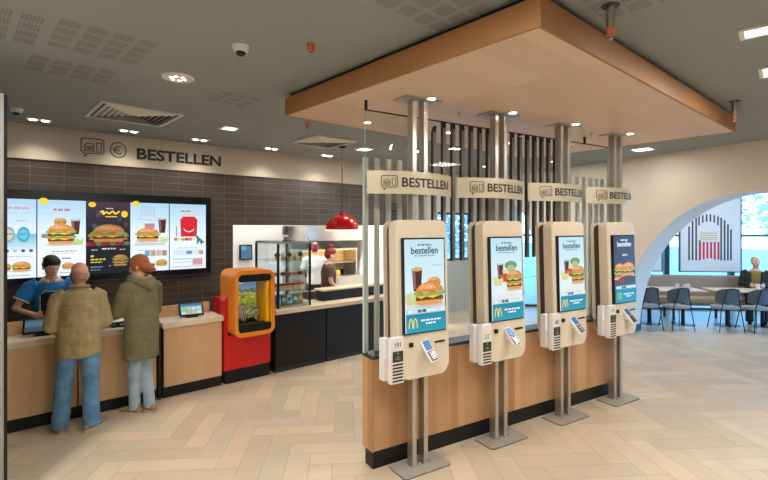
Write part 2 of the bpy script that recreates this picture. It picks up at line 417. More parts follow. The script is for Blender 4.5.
# arch wall: s runs along the wall, from the back corner towards the camera's right; y of the matrix points into the dining room
dw = Vector((-math.cos(R(79)), -math.sin(R(79)), 0)); nw = Vector((math.sin(R(79)), -math.cos(R(79)), 0))
def frame(o, ex, ey): return Matrix(((ex.x, ey.x, 0, o[0]), (ex.y, ey.y, 0, o[1]), (0, 0, 1, 0), (0, 0, 0, 1)))
AX = frame((9.15, 3.4), dw, nw)
A1 = (1.85, 2.12, 2.61); A2 = (-3.1, .84, 2.6)
def archwall():
    T = .6; s0, s1 = -4.15, 7.8; wall = MB(); rev = MB()
    xs = [s0]
    for c, a, b in (A2, A1):
        xs += [c - a * math.cos(PI * i / 40) for i in range(41)]
    xs.append(s1); 
    def hz(s):
        for c, a, b in (A2, A1):
            if abs(s - c) <= a + 1e-6: return b * math.sqrt(max(0, 1 - ((s - c) / a) ** 2))
        return None
    for i in range(len(xs) - 1):
        p, q = xs[i], xs[i + 1]; mid = hz((p + q) / 2)
        if q - p < 1e-6: continue
        zp, zq = (hz(p), hz(q)) if mid is not None else (0, 0)
        for y in (0, T): wall.add([(p, y, zp), (q, y, zq), (q, y, CE), (p, y, CE)], [(0, 1, 2, 3)])
        if mid is not None: rev.add([(p, 0, zp), (q, 0, zq), (q, T, zq), (p, T, zp)], [(0, 1, 2, 3)])
    o = struct(wall.build('wall_right', M['cream'])); o.matrix_world = AX
    r = struct(rev.build('wall_right_arch', M['reveal'], smooth=30)); r.matrix_world = AX
    # teal baseboards: along the room face left of the arch and round into its jambs
    bb = MB()
    def jamb(c, a, b, sg):
        zs = [0, .05, .1, .145]
        pts = [c + sg * a * math.sqrt(1 - (z / b) ** 2) for z in zs]
        for k in range(3):
            p, q = pts[k], pts[k + 1]; d = -sg * .008
            bb.add([(p + d, -.012, zs[k]), (q + d, -.012, zs[k + 1]), (q + d, T, zs[k + 1]), (p + d, T, zs[k])], [(0, 1, 2, 3)])
    jamb(*A1, -1); jamb(*A1, 1); jamb(*A2, 1)
    bb.box(A2[0] + A2[1], A1[0] - A1[1], -.012, 0, 0, .145); bb.box(A1[0] + A1[1], s1, -.012, 0, 0, .145)
    o = struct(bb.build('baseboard_right', M['teal'])); o.matrix_world = AX
archwall()

# kitchen shell behind the back wall
struct(B(2.75, 7.2, 10.0, 10.15, 0, CE).build('wall_kitchen_back', M['white']))
struct(B(2.75, 2.9, BY + .15, 10.0, 0, CE).build('wall_kitchen_left', M['white']))
struct(B(7.05, 7.2, BY + .15, 10.0, 0, CE).build('wall_kitchen_right', M['white']))
struct(B(2.9, 4.33, 8.1, 8.2, 0, CE).build('wall_kitchen_partition', M['white']))

# dining room glazing
dd = Vector((math.cos(R(-48)), math.sin(R(-48)), 0)); dn = Vector((-dd.y, dd.x, 0))    # dn points outside
DX = frame((13.2, 3.66), dd, dn)
for i in range(10):
    t0 = -5.0 + 1.5 * i
    window('window_%d' % (i + 2), t0, t0 + 1.5, 0, 3.0, DX, hs=(1.86,), fw=.06, fd=.1)
o = struct(B(-5.2, 10.2, -.02, .13, 3.0, CE).build('wall_dining_upper', M['cream'])); o.matrix_world = DX
p1 = DX @ Vector((10.0, 0, 0))
for i in range(7):
    window('window_%d' % (i + 12), 8.0 + 1.62 * i, 9.62 + 1.62 * i, 0, 3.0, Matrix.Translation((0, -4.1, 0)) @ Matrix.Diagonal((1, -1, 1, 1)), fw=.06, fd=.1)
struct(B(8.0, p1.x, -4.25, -4.1, 3.0, CE).build('wall_dining', M['cream']))
struct(B(-30, 60, -40, 60, -.3, -.13).build('ground', M['pave']))

# ------------------------------------------------------------------ service counters
def counter(name, x0, x1, label, seams=()):
    t = thing(name, label, 'counter', ((x0 + x1) / 2, 5.86, 0)); cx = (x0 + x1) / 2
    T = Matrix.Translation((-cx, -5.86, 0))
    B(x0, x1, 5.885, 6.2, 0, .14, T).build('plinth', M['black'], t)
    B(x0 + .01, x1 - .01, 5.88, 6.24, .14, .845, T).build('carcass', M['black'], t)
    e = [x0] + list(seams) + [x1]
    for a, b in zip(e[:-1], e[1:]):
        RB(a + .006, b - .006, 5.855, 5.879, .135, .845, .003, T).build('front_panel', M['oak'], t)
    RB(x0 - .015, x1 + .012, 5.825, 6.27, .846, .911, .006, T).build('worktop', M['slab'], t)
    RB(x0, x1 - .03, 6.23, 6.262, .912, 1.05, .003, T).build('upstand', M['oak'], t)
    return t
counter('service_counter', -.6, 1.478, 'long oak service counter with pale slab where the two customers stand', (.695,))
counter('service_counter', 1.55, 2.262, 'short oak counter with pale slab between black gap and red display cabinet')
tag(B(1.497, 1.533, 5.87, 6.2, 0, .86).build('filler_post', M['black']), 'black upright filler strip between the long and short oak counters', 'post')

# tablets on the counters
def tablet(x, y, w, h, rz, label, bright=True, tilt=55):
    t = thing('order_tablet', label, 'tablet', (x, y, .911), R(rz), 'tablets on the oak counters')
    RB(-.07, .07, -.05, .06, .001, .014, .004).build('stand_base', M['black'], t)
    MB().tube([(0, .02, .012), (0, .035, .07)], .018).build('stand_neck', M['black'], t)
    X = Matrix.Translation((0, .02, .1)) @ Matrix.Rotation(R(tilt - 90), 4, 'X')
    f = RB(-w / 2, w / 2, -.008, .012, -h / 2, h / 2, .006, X).build('tablet_case', M['bezel'], t)
    p = Pic(); a, b = w / 2 - .018, h / 2 - .018
    if bright:
        p.rect(-a, -b, a, b, (120, 170, 190)); p.rect(-a, b * .55, a, b, (60, 110, 140)); rr = random.Random(2)
        for i in range(4):
            for j in range(2): p.rect(-a + .008 + i * a * .48, -b + .008 + j * b * .7, -a + .008 + i * a * .48 + a * .38, -b + .008 + j * b * .7 + b * .5, [(206, 214, 190), (170, 200, 120), (220, 190, 120), (200, 220, 228)][(i + j) % 4])
    else:
        p.rect(-a, -b, a, b, (52, 70, 84)); p.rect(-a, -b * .2, a * .2, b * .7, (78, 104, 122))
    o = p.build('tablet_screen', M['kpicture'], f); o.matrix_local = X @ Matrix.Translation((0, -.0085, 0))
    return t
tablet(.40, 6.04, .33, .2, -6, 'dark tablet on the counter in front of the blue-shirted cashier', False, 40)
tablet(1.1, 6.0, .28, .18, -4, 'tablet on the long counter under the woman\'s outstretched hand', True, 40)
tablet(1.93, 6.02, .29, .19, -8, 'tablet with bright screen alone on the short oak counter')

# ------------------------------------------------------------------ menu board: five screens in one black frame
mb = thing('menu_board', 'wide lit menu board of five screens on the dark tiled wall', 'menu board', (1.235, BY - .05, 1.345))
PX = (-.11, .428, .962, 1.487, 2.015, 2.562)
MZ0, MZ1 = 1.42, 2.415
m = MB(); m.box(-1.39, 1.4, 0, .06, -.01, 1.185)
m.build('backing', M['bezel'], mb)
m = MB()
for a, b, c, d in ((-1.405, 1.415, -.025, -.01), (-1.405, 1.415, 1.185, 1.2), (-1.405, -1.39, -.01, 1.185), (1.4, 1.415, -.01, 1.185)): m.box(a, b, -.012, .06, c, d)
m.build('frame', M['dgray'], mb)
def menu(i):
    w = PX[i + 1] - PX[i] - .012; h = MZ1 - MZ0; p = Pic()
    W, Hh = w, h
    if i == 2:
        p.rect(0, 0, W, Hh, (10, 16, 32)); p.grad(0, Hh * .55, W, Hh, (14, 22, 40), (60, 40, 60), 8)
        for q in range(9): p.ell(random.Random(q).uniform(.05, .95) * W, Hh * random.Random(q + 30).uniform(.66, .95), .03, .03, [(70, 60, 90), (60, 80, 110), (90, 50, 60)][q % 3])
        p.ell(W * .12, Hh * .955, .045, .035, (246, 200, 40)); p.ell(W * .88, Hh * .83, .042, .048, (246, 200, 40))
        p.line([(W * .3, Hh * .85), (W * .38, Hh * .87), (W * .36, Hh * .82), (W * .46, Hh * .86), (W * .5, Hh * .83), (W * .6, Hh * .87), (W * .66, Hh * .83), (W * .76, Hh * .87)], .02, (250, 220, 50))
        p.rect(W * .42, Hh * .785, W * .7, Hh * .798, (250, 220, 50)); p.words(W * .44, W * .6, Hh * .9, .012, (230, 230, 230))
        burger(p, W * .2, Hh * .47, W * .34, 3, 1, True); burger(p, W * .8, Hh * .47, W * .34, 4, 1, True); burger(p, W * .5, Hh * .43, W * .78, 5, 1, True)
        for q in range(9): p.ell(W * (.05 + .11 * q), Hh * .415, .04, .03, [(150, 26, 40), (120, 30, 30), (90, 120, 50)][q % 3])
        p.rect(0, 0, W, Hh * .37, (8, 20, 34)); p.words(W * .34, W * .66, Hh * .335, .018, (225, 225, 225)); p.words(W * .1, W * .24, Hh * .325, .012, (190, 200, 210)); p.words(W * .76, W * .9, Hh * .325, .012, (190, 200, 210))
        p.rect(W * .08, Hh * .235, W * .15, Hh * .26, (240, 210, 60))
        p.words(W * .08, W * .42, Hh * .19, .02, (236, 206, 60)); p.words(W * .08, W * .34, Hh * .155, .014, (236, 206, 60)); p.words(W * .08, W * .36, Hh * .09, .014, (140, 170, 190)); p.words(W * .08, W * .3, Hh * .05, .014, (120, 150, 170))
        burger(p, W * .77, Hh * .1, W * .36, 6, 2, True); p.words(W * .5, W * .54, Hh * .1, .012, (200, 200, 200))
    else:
        p.rect(0, 0, W, Hh, (232, 244, 250)); p.grad(0, Hh * .5, W, Hh, (236, 248, 252), (172, 212, 238), 8)
        if i == 0:
            p.words(W * .45, W * .86, Hh * .87, .03, (214, 160, 180)); p.words(W * .62, W * .85, Hh * .72, .012, (190, 180, 200))
            p.grad(0, Hh * .36, W, Hh * .56, (210, 236, 246), (120, 190, 220), 5)
            for q in range(3): p.ell(W * (.2 + .28 * q), Hh * .55, W * .12, Hh * .1, [(190, 215, 225), (150, 175, 170), (70, 170, 205)][q]); p.ell(W * (.2 + .28 * q), Hh * .55, W * .085, Hh * .065, [(230, 238, 240), (215, 205, 190), (110, 200, 225)][q]); p.words(W * (.14 + .28 * q), W * (.27 + .28 * q), Hh * .55, .014, (60, 100, 130))
            for q in range(5): p.ell(W * (.3 + .15 * q), Hh * .345, .022, .018, [(60, 90, 110), (40, 80, 120), (190, 190, 180), (70, 70, 110)][q % 4])
            p.words(W * .1, W * .9, Hh * .27, .01, (170, 180, 190)); burger(p, W * .38, Hh * .1, W * .3, 8); burger(p, W * .72, Hh * .09, W * .36, 9); p.words(W * .1, W * .9, Hh * .03, .01, (150, 160, 170))
        if i == 1:
            p.ell(W * .12, Hh * .985, .05, .04, (240, 216, 50)); p.words(W * .32, W * .66, Hh * .86, .028, (196, 110, 130))
            p.rect(0, Hh * .2, W, Hh * .36, (244, 250, 252)); cola(p, W * .78, Hh * .55, W * .2, Hh * .2); burger(p, W * .46, Hh * .68, W * .26, 11)
            p.ell(W * .16, Hh * .53, .05, .03, (150, 130, 150)); burger(p, W * .48, Hh * .42, W * .58, 12, 2); fries(p, W * .84, Hh * .41, W * .2, (170, 200, 90))
            p.words(W * .28, W * .8, Hh * .32, .014, (150, 150, 160)); p.words(W * .3, W * .76, Hh * .29, .012, (190, 190, 200)); p.rect(W * .48, Hh * .225, W * .68, Hh * .24, (60, 110, 170)); p.words(W * .08, W * .4, Hh * .24, .014, (150, 60, 70))
            burger(p, W * .62, Hh * .09, W * .26, 13); burger(p, W * .86, Hh * .09, W * .24, 14); p.words(W * .1, W * .9, Hh * .04, .01, (140, 150, 160))
        if i == 3:
            p.ell(W * .14, Hh * .985, .05, .04, (240, 216, 50))
            for q in range(6): p.line([(W * (.32 + .05 * q), Hh * .8), (W * (.3 + .06 * q), Hh * .93)], .012, (190, 196, 226))
            p.line([(W * .22, Hh * .76), (W * .64, Hh * .74), (W * .6, Hh * .93), (W * .3, Hh * .95), (W * .22, Hh * .76)], .008, (176, 186, 220))
            cola(p, W * .82, Hh * .56, W * .22, Hh * .22); p.rect(W * .36, Hh * .63, W * .62, Hh * .7, (196, 130, 150)); burger(p, W * .44, Hh * .44, W * .6, 16); fries(p, W * .86, Hh * .42, W * .2, (190, 206, 110))
            p.grad(W * .1, Hh * .36, W * .9, Hh * .41, (232, 244, 250), (170, 190, 180), 3); p.words(W * .2, W * .8, Hh * .3, .012, (190, 190, 200))
            for q in range(4): p.rect(W * (.36 + .15 * q), Hh * .22, W * (.49 + .15 * q), Hh * .3, [(110, 160, 210), (190, 160, 120), (200, 180, 170), (170, 140, 120)][q])
            p.words(W * .1, W * .5, Hh * .18, .01, (170, 170, 190)); burger(p, W * .8, Hh * .07, W * .3, 17); p.words(W * .08, W * .56, Hh * .09, .012, (160, 170, 180)); p.words(W * .08, W * .5, Hh * .05, .012, (160, 170, 180))
        if i == 4:
            p.words(W * .3, W * .56, Hh * .88, .024, (180, 130, 150))
            p.poly([(W * .3, Hh * .5), (W * .74, Hh * .5), (W * .76, Hh * .76), (W * .68, Hh * .81), (W * .36, Hh * .81), (W * .28, Hh * .76)], (214, 26, 46))
            p.line([(W * .38, Hh * .62)] + [(W * (.52 + .14 * math.cos(R(a))), Hh * (.63 + .055 * math.sin(R(a)))) for a in range(190, 360, 20)], .014, (250, 236, 226))
            for sx in (.43, .61): p.line([(W * sx + .035 * math.cos(R(a)), Hh * .81 + .05 * math.sin(R(a))) for a in range(0, 181, 30)], .014, (244, 206, 60))
            for q in range(6): p.ell(W * (.16 + .1 * q), Hh * .46, .03, .025, [(220, 120, 90), (240, 220, 160), (150, 190, 90), (190, 80, 70)][q % 4])
            p.poly([(W * .66, Hh * .56), (W * .78, Hh * .5), (W * .98, Hh * .4), (W * .9, Hh * .4), (W * .86, Hh * .36), (W * .82, Hh * .43), (W * .74, Hh * .36), (W * .74, Hh * .46)], (30, 130, 130)); p.rect(W * .16, Hh * .5, W * .2, Hh * .66, (150, 170, 190))
            p.words(W * .2, W * .8, Hh * .32, .012, (190, 190, 200)); p.rect(W * .1, Hh * .22, W * .9, Hh * .3, (214, 228, 238)); p.rect(W * .45, Hh * .23, W * .6, Hh * .28, (90, 150, 200)); p.rect(W * .8, Hh * .22, W * .92, Hh * .28, (190, 150, 140))
            p.words(W * .1, W * .6, Hh * .15, .014, (150, 170, 190)); p.words(W * .1, W * .7, Hh * .1, .012, (170, 180, 200)); p.rect(W * .62, Hh * .06, W * .9, Hh * .16, (210, 150, 160)); p.rect(W * .08, Hh * .03, W * .9, Hh * .05, (190, 210, 226))
    p.build('menu_screen', M['picture'], mb, loc=(PX[i] + .006 - 1.235, -.004, MZ0 - 1.345))
for i in range(5): menu(i)

# lettering and icons on the band over the counters
def textfit(s, w, h, bold, extr=.004):
    vs, fs = text_geo(s, 1, bold, 1, 'LEFT', extr)
    x0 = min(v[0] for v in vs); x1 = max(v[0] for v in vs); y0 = min(v[1] for v in vs); y1 = max(v[1] for v in vs)
    return [((x - x0) / (x1 - x0) * w, y if 0 else (y - y0) / (y1 - y0) * h, z) for x, y, z in vs], fs
def outline(pts, w, closed=True):
    """flat stroke as (x,z) quads"""
    out = []; n = len(pts); seq = list(zip(pts, pts[1:] + pts[:1])) if closed else list(zip(pts[:-1], pts[1:]))
    for (a, b), (c, d) in seq:
        L = math.hypot(c - a, d - b) or 1; ux, uz = (c - a) / L * w / 2, (d - b) / L * w / 2
        out.append([(a - ux - uz, b - uz + ux), (a - ux + uz, b - uz - ux), (c + ux + uz, d + uz - ux), (c + ux - uz, d + uz + ux)])
    return out
def icon_strokes(w, h):
    """speech bubble with a burger and a cup in it, lower-left tail"""
    r = min(w, h) * .1; q = []
    z0 = h * .2
    pts = [(r, h), (w - r, h), (w, h - r), (w, z0 + r), (w - r, z0), (w * .3, z0), (w * .16, 0), (w * .16, z0), (r, z0), (0, z0 + r), (0, h - r)]
    q += outline(pts, w * .045)
    b0, b1, bz = w * .14, w * .56, z0 + h * .12
    q += outline([(b0, bz), (b1, bz), (b1, bz + h * .09), (b0, bz + h * .09)], w * .035)
    q += outline([(b0, bz + h * .17), (b1, bz + h * .17)], w * .04, False)
    q += outline([(b0, bz + h * .25)] + [((b0 + b1) / 2 + (b1 - b0) / 2 * math.cos(R(a)), bz + h * .25 + h * .17 * math.sin(R(a))) for a in range(180, -1, -30)], w * .035)
    q += outline([(w * .66, z0 + h * .6), (w * .9, z0 + h * .6), (w * .86, z0 + h * .1), (w * .7, z0 + h * .1)], w * .035)
    return q
by = BY - .03
vs, fs = textfit('BESTELLEN', 1.225, .165, .028)
m = MB().add([(x, -z - .004, y) for x, y, z in vs], fs)
tag(m.build('wall_lettering', M['letter'], loc=(1.58, by, 3.045)), 'large black word BESTELLEN on the beige band above the menu board', 'lettering')
def flat(polys, name, X, parent=None, d=.004):
    m = MB()
    for p in polys: m.prism(p, -d, 0)
    o = m.build(name, M['letter'], parent); 
    if parent: o.matrix_local = X
    else: o.matrix_world = X
    return o
tag(flat(icon_strokes(.265, .25), 'wall_icon', Matrix.Translation((.905, by, 3.02))), 'black outline speech bubble with burger and cup on the beige band', 'icon')
e = outline([(.1 + .098 * math.cos(R(a)), .1 + .105 * math.sin(R(a))) for a in range(0, 360, 15)], .012)
e += outline([(.105 + .05 * math.cos(R(a)), .1 + .055 * math.sin(R(a))) for a in range(45, 316, 30)], .012, False) + outline([(.035, .112), (.11, .112)], .01, False) + outline([(.035, .088), (.11, .088)], .01, False)
tag(flat(e, 'wall_icon', Matrix.Translation((1.245, by, 3.05))), 'black euro sign in a circle beside the word on the band', 'icon')

# ------------------------------------------------------------------ children's display cabinet: red lower body, orange rounded frame round a lit diorama
kd = thing('display_cabinet', 'red and orange display cabinet with rounded window beside the short counter', 'display cabinet', (2.6, 5.84, 0))
T = Matrix.Translation((-2.6, -5.84, 0))
B(2.31, 2.93, 5.87, 6.3, 0, .19, T).build('plinth', M['black'], kd)
m = MB(); m.prism([(2.275, .19), (2.9, .19), (2.925, .215), (2.925, .64), (2.275, .64)], 5.82, 6.3, T); m.prism([(2.275, .641), (2.322, .641), (2.322, 1.17), (2.275, 1.1)], 5.82, 5.95, T); m.prism([(2.879, .641), (2.925, .641), (2.925, 1.2), (2.879, 1.2)], 5.82, 6.3, T); m.box(2.322, 2.879, 6.085, 6.3, .641, 1.1, T); m.build('red_body', M['red'], kd)
def rr_poly(x0, x1, z0, z1, r, n=7):
    out = []
    for cx, cz, a in ((x1 - r, z1 - r, 0), (x0 + r, z1 - r, 90), (x0 + r, z0 + r, 180), (x1 - r, z0 + r, 270)):
        out += [(cx + r * math.cos(R(a + 90 * i / n)), cz + r * math.sin(R(a + 90 * i / n))) for i in range(n + 1)]
    return out
def ring(m, outer, inner, y0, y1, X=None):
    n = len(outer)
    v = [(x, y0, z) for x, z in outer] + [(x, y0, z) for x, z in inner] + [(x, y1, z) for x, z in outer] + [(x, y1, z) for x, z in inner]
    f = []
    for i in range(n):
        j = (i + 1) % n
        f += [(i, j, n + j, n + i), (2 * n + i, 3 * n + i, 3 * n + j, 2 * n + j), (i, 2 * n + i, 2 * n + j, j), (n + i, n + j, 3 * n + j, 3 * n + i)]
    return m.add(v, f, X)
m = MB(); ring(m, rr_poly(2.325, 2.875, .645, 1.5, .1), rr_poly(2.37, 2.832, .69, 1.455, .065), 5.59, 6.08, T)
m.build('orange_frame', M['orange'], kd, smooth=40)
m = MB(); ring(m, rr_poly(2.37, 2.832, .69, 1.455, .065), rr_poly(2.372, 2.825, .7, 1.448, .06), 5.6, 6.07, T); m.build('frame_lining', M['yellow'], kd)
B(2.37, 2.83, 6.04, 6.07, .7, 1.45, T).build('back_panel', M['black'], kd)
m = MB(); m.prism(rr_poly(2.375, 2.828, .702, .80, .03), 5.6, 5.75, T); m.build('lower_sill', M['black'], kd)
m = MB(); m.prism(rr_poly(2.375, 2.828, 1.352, 1.446, .04), 5.6, 5.75, T); m.build('header_panel', M['black'], kd)
RB(2.76, 2.815, 5.62, 5.7, .8, 1.36, .01, T).build('side_light_post', M['yellow'], kd)
p = Pic(); p.grad(0, .3, .43, .56, (150, 185, 205), (92, 130, 165), 8); p.grad(0, 0, .43, .34, (90, 118, 30), (180, 178, 70), 8); rr = random.Random(9)
for i in range(90):
    v = rr.uniform(.01, .36); p.ell(rr.uniform(.02, .41), v, rr.uniform(.008, .03), rr.uniform(.006, .02), rr.choice([(70, 100, 24), (120, 140, 40), (190, 190, 70), (60, 80, 40), (210, 205, 120), (150, 160, 60), (100, 104, 90)]), 8)
for i in range(14): p.ell(rr.uniform(0, .43), rr.uniform(.36, .42), .03, .018, (120, 116, 70), 8)
for i in range(6): p.ell(rr.uniform(0, .43), rr.uniform(.46, .55), .05, .008, (200, 214, 224), 8)
p.build('diorama_backdrop', attr_mat('lit_backdrop', .75), kd, loc=(2.385 - 2.6, 6.03 - 5.84, .8))
for i in range(9):
    x, z = rr.uniform(2.4, 2.74), .80
    m = MB(); m.tube([(x, rr.uniform(5.8, 5.98), z), (x, 5.9, z + rr.uniform(.06, .2))], .006, 6, T)
    for k in range(4): m.ell((x + rr.uniform(-.03, .03), 5.9 + rr.uniform(-.03, .03), z + rr.uniform(.06, .2)), (.035, .03, .02), T, 8, 6)
    m.build('model_plant', M['foliage'], kd, smooth=60)

# ------------------------------------------------------------------ display counters right of the cabinet
def bcounter(x0, x1, label, dep=6.68):
    t = thing('display_counter', label, 'counter', ((x0 + x1) / 2, 5.86, 0)); T = Matrix.Translation((-(x0 + x1) / 2, -5.86, 0))
    B(x0 + .01, x1 - .01, 5.87, dep - .08, 0, .06, T).build('plinth', M['dark'], t)
    RB(x0, x1, 5.85, dep, .06, .825, .004, T).build('black_body', M['black'], t)
    RB(x0 - .01, x1, 5.82, dep + .02, .826, .89, .008, T).build('worktop', M['slab'], t)
bcounter(3.02, 3.86, 'black counter with cream top that carries the glass pastry case')
bcounter(3.875, 5.75, 'long black counter with cream top under the red pendant lamp', 6.32)
t = thing('serving_ledge', 'raised black ledge with pale rail on the counter in front of kitchen', 'ledge', (4.8, 6.15, .891)); T = Matrix.Translation((-4.8, -6.15, -.891))
B(3.95, 5.7, 6.08, 6.26, .8915, 1.05, T).build('upstand', M['black'], t)
RB(3.93, 5.72, 6.04, 6.3, 1.05, 1.078, .005, T).build('top_rail', M['slab'], t)

# glass pastry case
pc = thing('pastry_case', 'tall glass pastry case with black corner posts on the cream counter', 'display case', (3.36, 6.28, .891)); T = Matrix.Translation((-3.36, -6.28, -.891))
x0, x1, y0, y1, z0, z1 = 3.1, 3.625, 5.93, 6.64, .8915, 1.82
for x in (x0, x1):
    for y in (y0, y1): B(x - .014, x + .014, y - .014, y + .014, z0, z1, T).build('corner_post', M['black'], pc)
m = MB()
for a in ((x0, x1, y0 - .014, y0 + .014), (x0, x1, y1 - .014, y1 + .014), (x0 - .014, x0 + .014, y0, y1), (x1 - .014, x1 + .014, y0, y1)): m.box(*a, z1 + .0005, z1 + .03, T)
m.build('top_frame', M['steel'], pc); RB(x0 - .01, x1 + .01, y0 - .01, y1 + .01, z0, z0 + .03, .004, T).build('base_tray', M['steel'], pc)
for a in ((x0 + .015, x1 - .015, y0 - .004, y0 + .004), (x0 - .004, x0 + .004, y0 + .015, y1 - .015), (x1 - .004, x1 + .004, y0 + .015, y1 - .015)): B(*a, z0 + .03, z1, T).build('glass_pane', M['cglass'], pc)
B(x0, x1, y0, y1, z1 + .0305, z1 + .036, T).build('glass_top', M['cglass'], pc)
SH = (1.13, 1.35, 1.57)
for z in SH: B(x0 + .02, x1 - .02, y0 + .05, y1 - .02, z - .012, z, T).build('shelf', M['cglass'], pc)
ORD = ['leftmost', 'second from the left', 'third from the left', 'fourth from the left', 'rightmost']
def goods(z, kind, where):
    for i in range(5):
        x = x0 + .07 + i * .096; y = y0 + .16
        if kind == 'muffin':
            o = MB().lathe([(.022, 0), (.03, .04)], 14, None).build('muffin', M['bun'], loc=(x, y, z + .001)); MB().lathe([(.03, .0405), (.042, .052), (.036, .075), (.012, .09)], 14).build('muffin_top', M[('choc', 'cream2')[i % 2]], o, smooth=60); k = 'muffin'; d = ('chocolate' if i % 2 == 0 else 'vanilla') + ' topped muffin'
        elif kind == 'donut':
            bm = bmesh.new(); m = MB(); pr = [(.026 + .017 * math.cos(R(a)), .018 + .017 * math.sin(R(a))) for a in range(0, 360, 30)]
            n = 16; vs = [(r * math.cos(2 * PI * k / n), r * math.sin(2 * PI * k / n), zz) for r, zz in pr for k in range(n)]; q = len(pr); bm.free()
            m.add(vs, [(a * n + k, a * n + (k + 1) % n, ((a + 1) % q) * n + (k + 1) % n, ((a + 1) % q) * n + k) for a in range(q) for k in range(n)])
            o = m.build('donut', M[('bun', 'choc', 'cake')[i % 3]], loc=(x, y, z + .001), smooth=60); k = 'donut'; d = ('plain golden', 'chocolate', 'red glazed')[i % 3] + ' donut'
        elif kind == 'cake':
            o = MB().prism([(-.04, 0), (.04, 0), (.04, .05), (-.04, .05)], -.05, .05).build('cake_slice', M['cream2'], loc=(x, y, z + .001)); RB(-.042, .042, -.052, .052, .0505, .072, .006).build('icing', M['cake'], o); k = 'cake'; d = 'red iced cake slice'
        else:
            o = RB(-.035, .035, -.02, .02, 0, .1, .006).build('snack_packet', M[('tealpack', 'tealpack', 'white', 'tealpack', 'yellowpack')[i]], loc=(x, y, z + .001)); B(-.025, .025, -.0205, -.02, .03, .07).build('packet_label', M['white' if i != 2 else 'tealpack'], o); k = 'packet'; d = ('teal', 'teal', 'white', 'teal', 'yellow')[i] + ' snack packet'
        o.scale.z = {'muffin': 1.35, 'packet': 1.35, 'cake': 1.3}.get(kind, 1.2)
        tag(o, d + ', ' + ORD[i] + ' on ' + where, k, 'baked goods in the glass case')
goods(SH[2], 'muffin', 'the top shelf of the pastry case'); goods(SH[1], 'donut', 'the middle shelf of the pastry case'); goods(SH[0], 'cake', 'the lowest glass shelf of the case'); goods(z0 + .03, 'packet', 'the base tray of the pastry case')

# red pendant lamp
pl = thing('pendant_lamp', 'red enamel dome pendant lamp hanging over the black counter', 'lamp', (4.27, 6.0, 2.02))
MB().lathe([(.262, 0), (.262, .03), (.25, .09), (.215, .155), (.16, .205), (.08, .235), (.05, .245), (.045, .275), (.03, .28), (.02, .279), (.04, .236), (.15, .19), (.205, .145), (.24, .085), (.252, .03), (.254, .002)], 36).build('lamp_shade', M['redlamp'], pl, smooth=50)
MB().lathe([(.256, -.012), (.262, -.001), (.25, -.0005), (.246, -.012)], 36).build('shade_rim', M['lampwhite'], pl, smooth=50)
MB().ell((0, 0, .1), (.05, .05, .07)).build('bulb', M['lampwhite'], pl, smooth=60)
MB().tube([(0, 0, .281), (0, 0, CE - 2.02)], .008, 8).build('cord', M['dark'], pl)
MB().lathe([(.05, CE - 2.02 - .03), (.05, CE - 2.0205)], 16).build('ceiling_rose', M['dark'], pl)
# ------------------------------------------------------------------ timber canopy
def skew(x, y, z): return (x + .025 - (.085 * (y + 1.35) / 2.7 if x < 0 else -.02), y, z)
cp = thing('timber_canopy', 'large flat oak canopy hung under the ceiling above the four kiosks', 'canopy', (4.35, 2.685, 3.16)); T = Matrix.Translation((-4.35, -2.685, -3.16))
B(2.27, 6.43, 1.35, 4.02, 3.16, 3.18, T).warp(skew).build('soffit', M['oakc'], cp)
m = MB()
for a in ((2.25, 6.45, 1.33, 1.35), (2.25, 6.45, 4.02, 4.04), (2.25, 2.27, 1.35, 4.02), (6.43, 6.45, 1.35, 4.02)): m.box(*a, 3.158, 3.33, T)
m.warp(skew).build('fascia', M['oakshaded'], cp)
B(2.29, 6.41, 1.37, 4.0, 3.3, CE - .001, T).warp(skew).build('shadow_gap', M['black'], cp)

# ------------------------------------------------------------------ the kiosk row: frame k has x along the row, -y towards the customer
KA = R(-9.3); KE = Vector((math.cos(KA), math.sin(KA), 0)); KN = Vector((math.sin(KA), -math.cos(KA), 0))
K0 = Vector((2.80, 2.806, 0)); KP = .972
def kpos(k, s=0, t=0): return K0 + KE * (KP * k + s) + KN * t
def rowthing(name, label, cat, s, t, z=0, group=None): 
    p = kpos(0, s, t); return thing(name, label, cat, (p.x, p.y, z), KA, group)

# low divider behind the kiosks (local x from its near end)
dv = rowthing('low_divider', 'low oak-clad divider wall with black plinth behind the kiosk row', 'divider', -.39, -.105)
dv['kind'] = 'thing'
B(0.012, 3.54, .02, .15, 0, .155).build('plinth', M['black'], dv)
RB(.012, 3.55, 0, .014, .156, .935, .002).build('front_cladding', M['oak2'], dv)
RB(.012, 3.55, .16, .174, .156, .935, .002).build('rear_cladding', M['oak2'], dv)
RB(-.004, .011, -.002, .176, .15, .936, .002).build('end_cladding', M['oak2'], dv)
RB(3.551, 3.566, -.002, .176, .15, .936, .002).build('end_cladding', M['oak2'], dv)
B(.013, 3.549, .015, .159, .156, .93).build('core', M['dark'], dv)
B(-.006, 3.568, -.003, .177, .937, .965).build('top_cap', M['dgray'], dv)

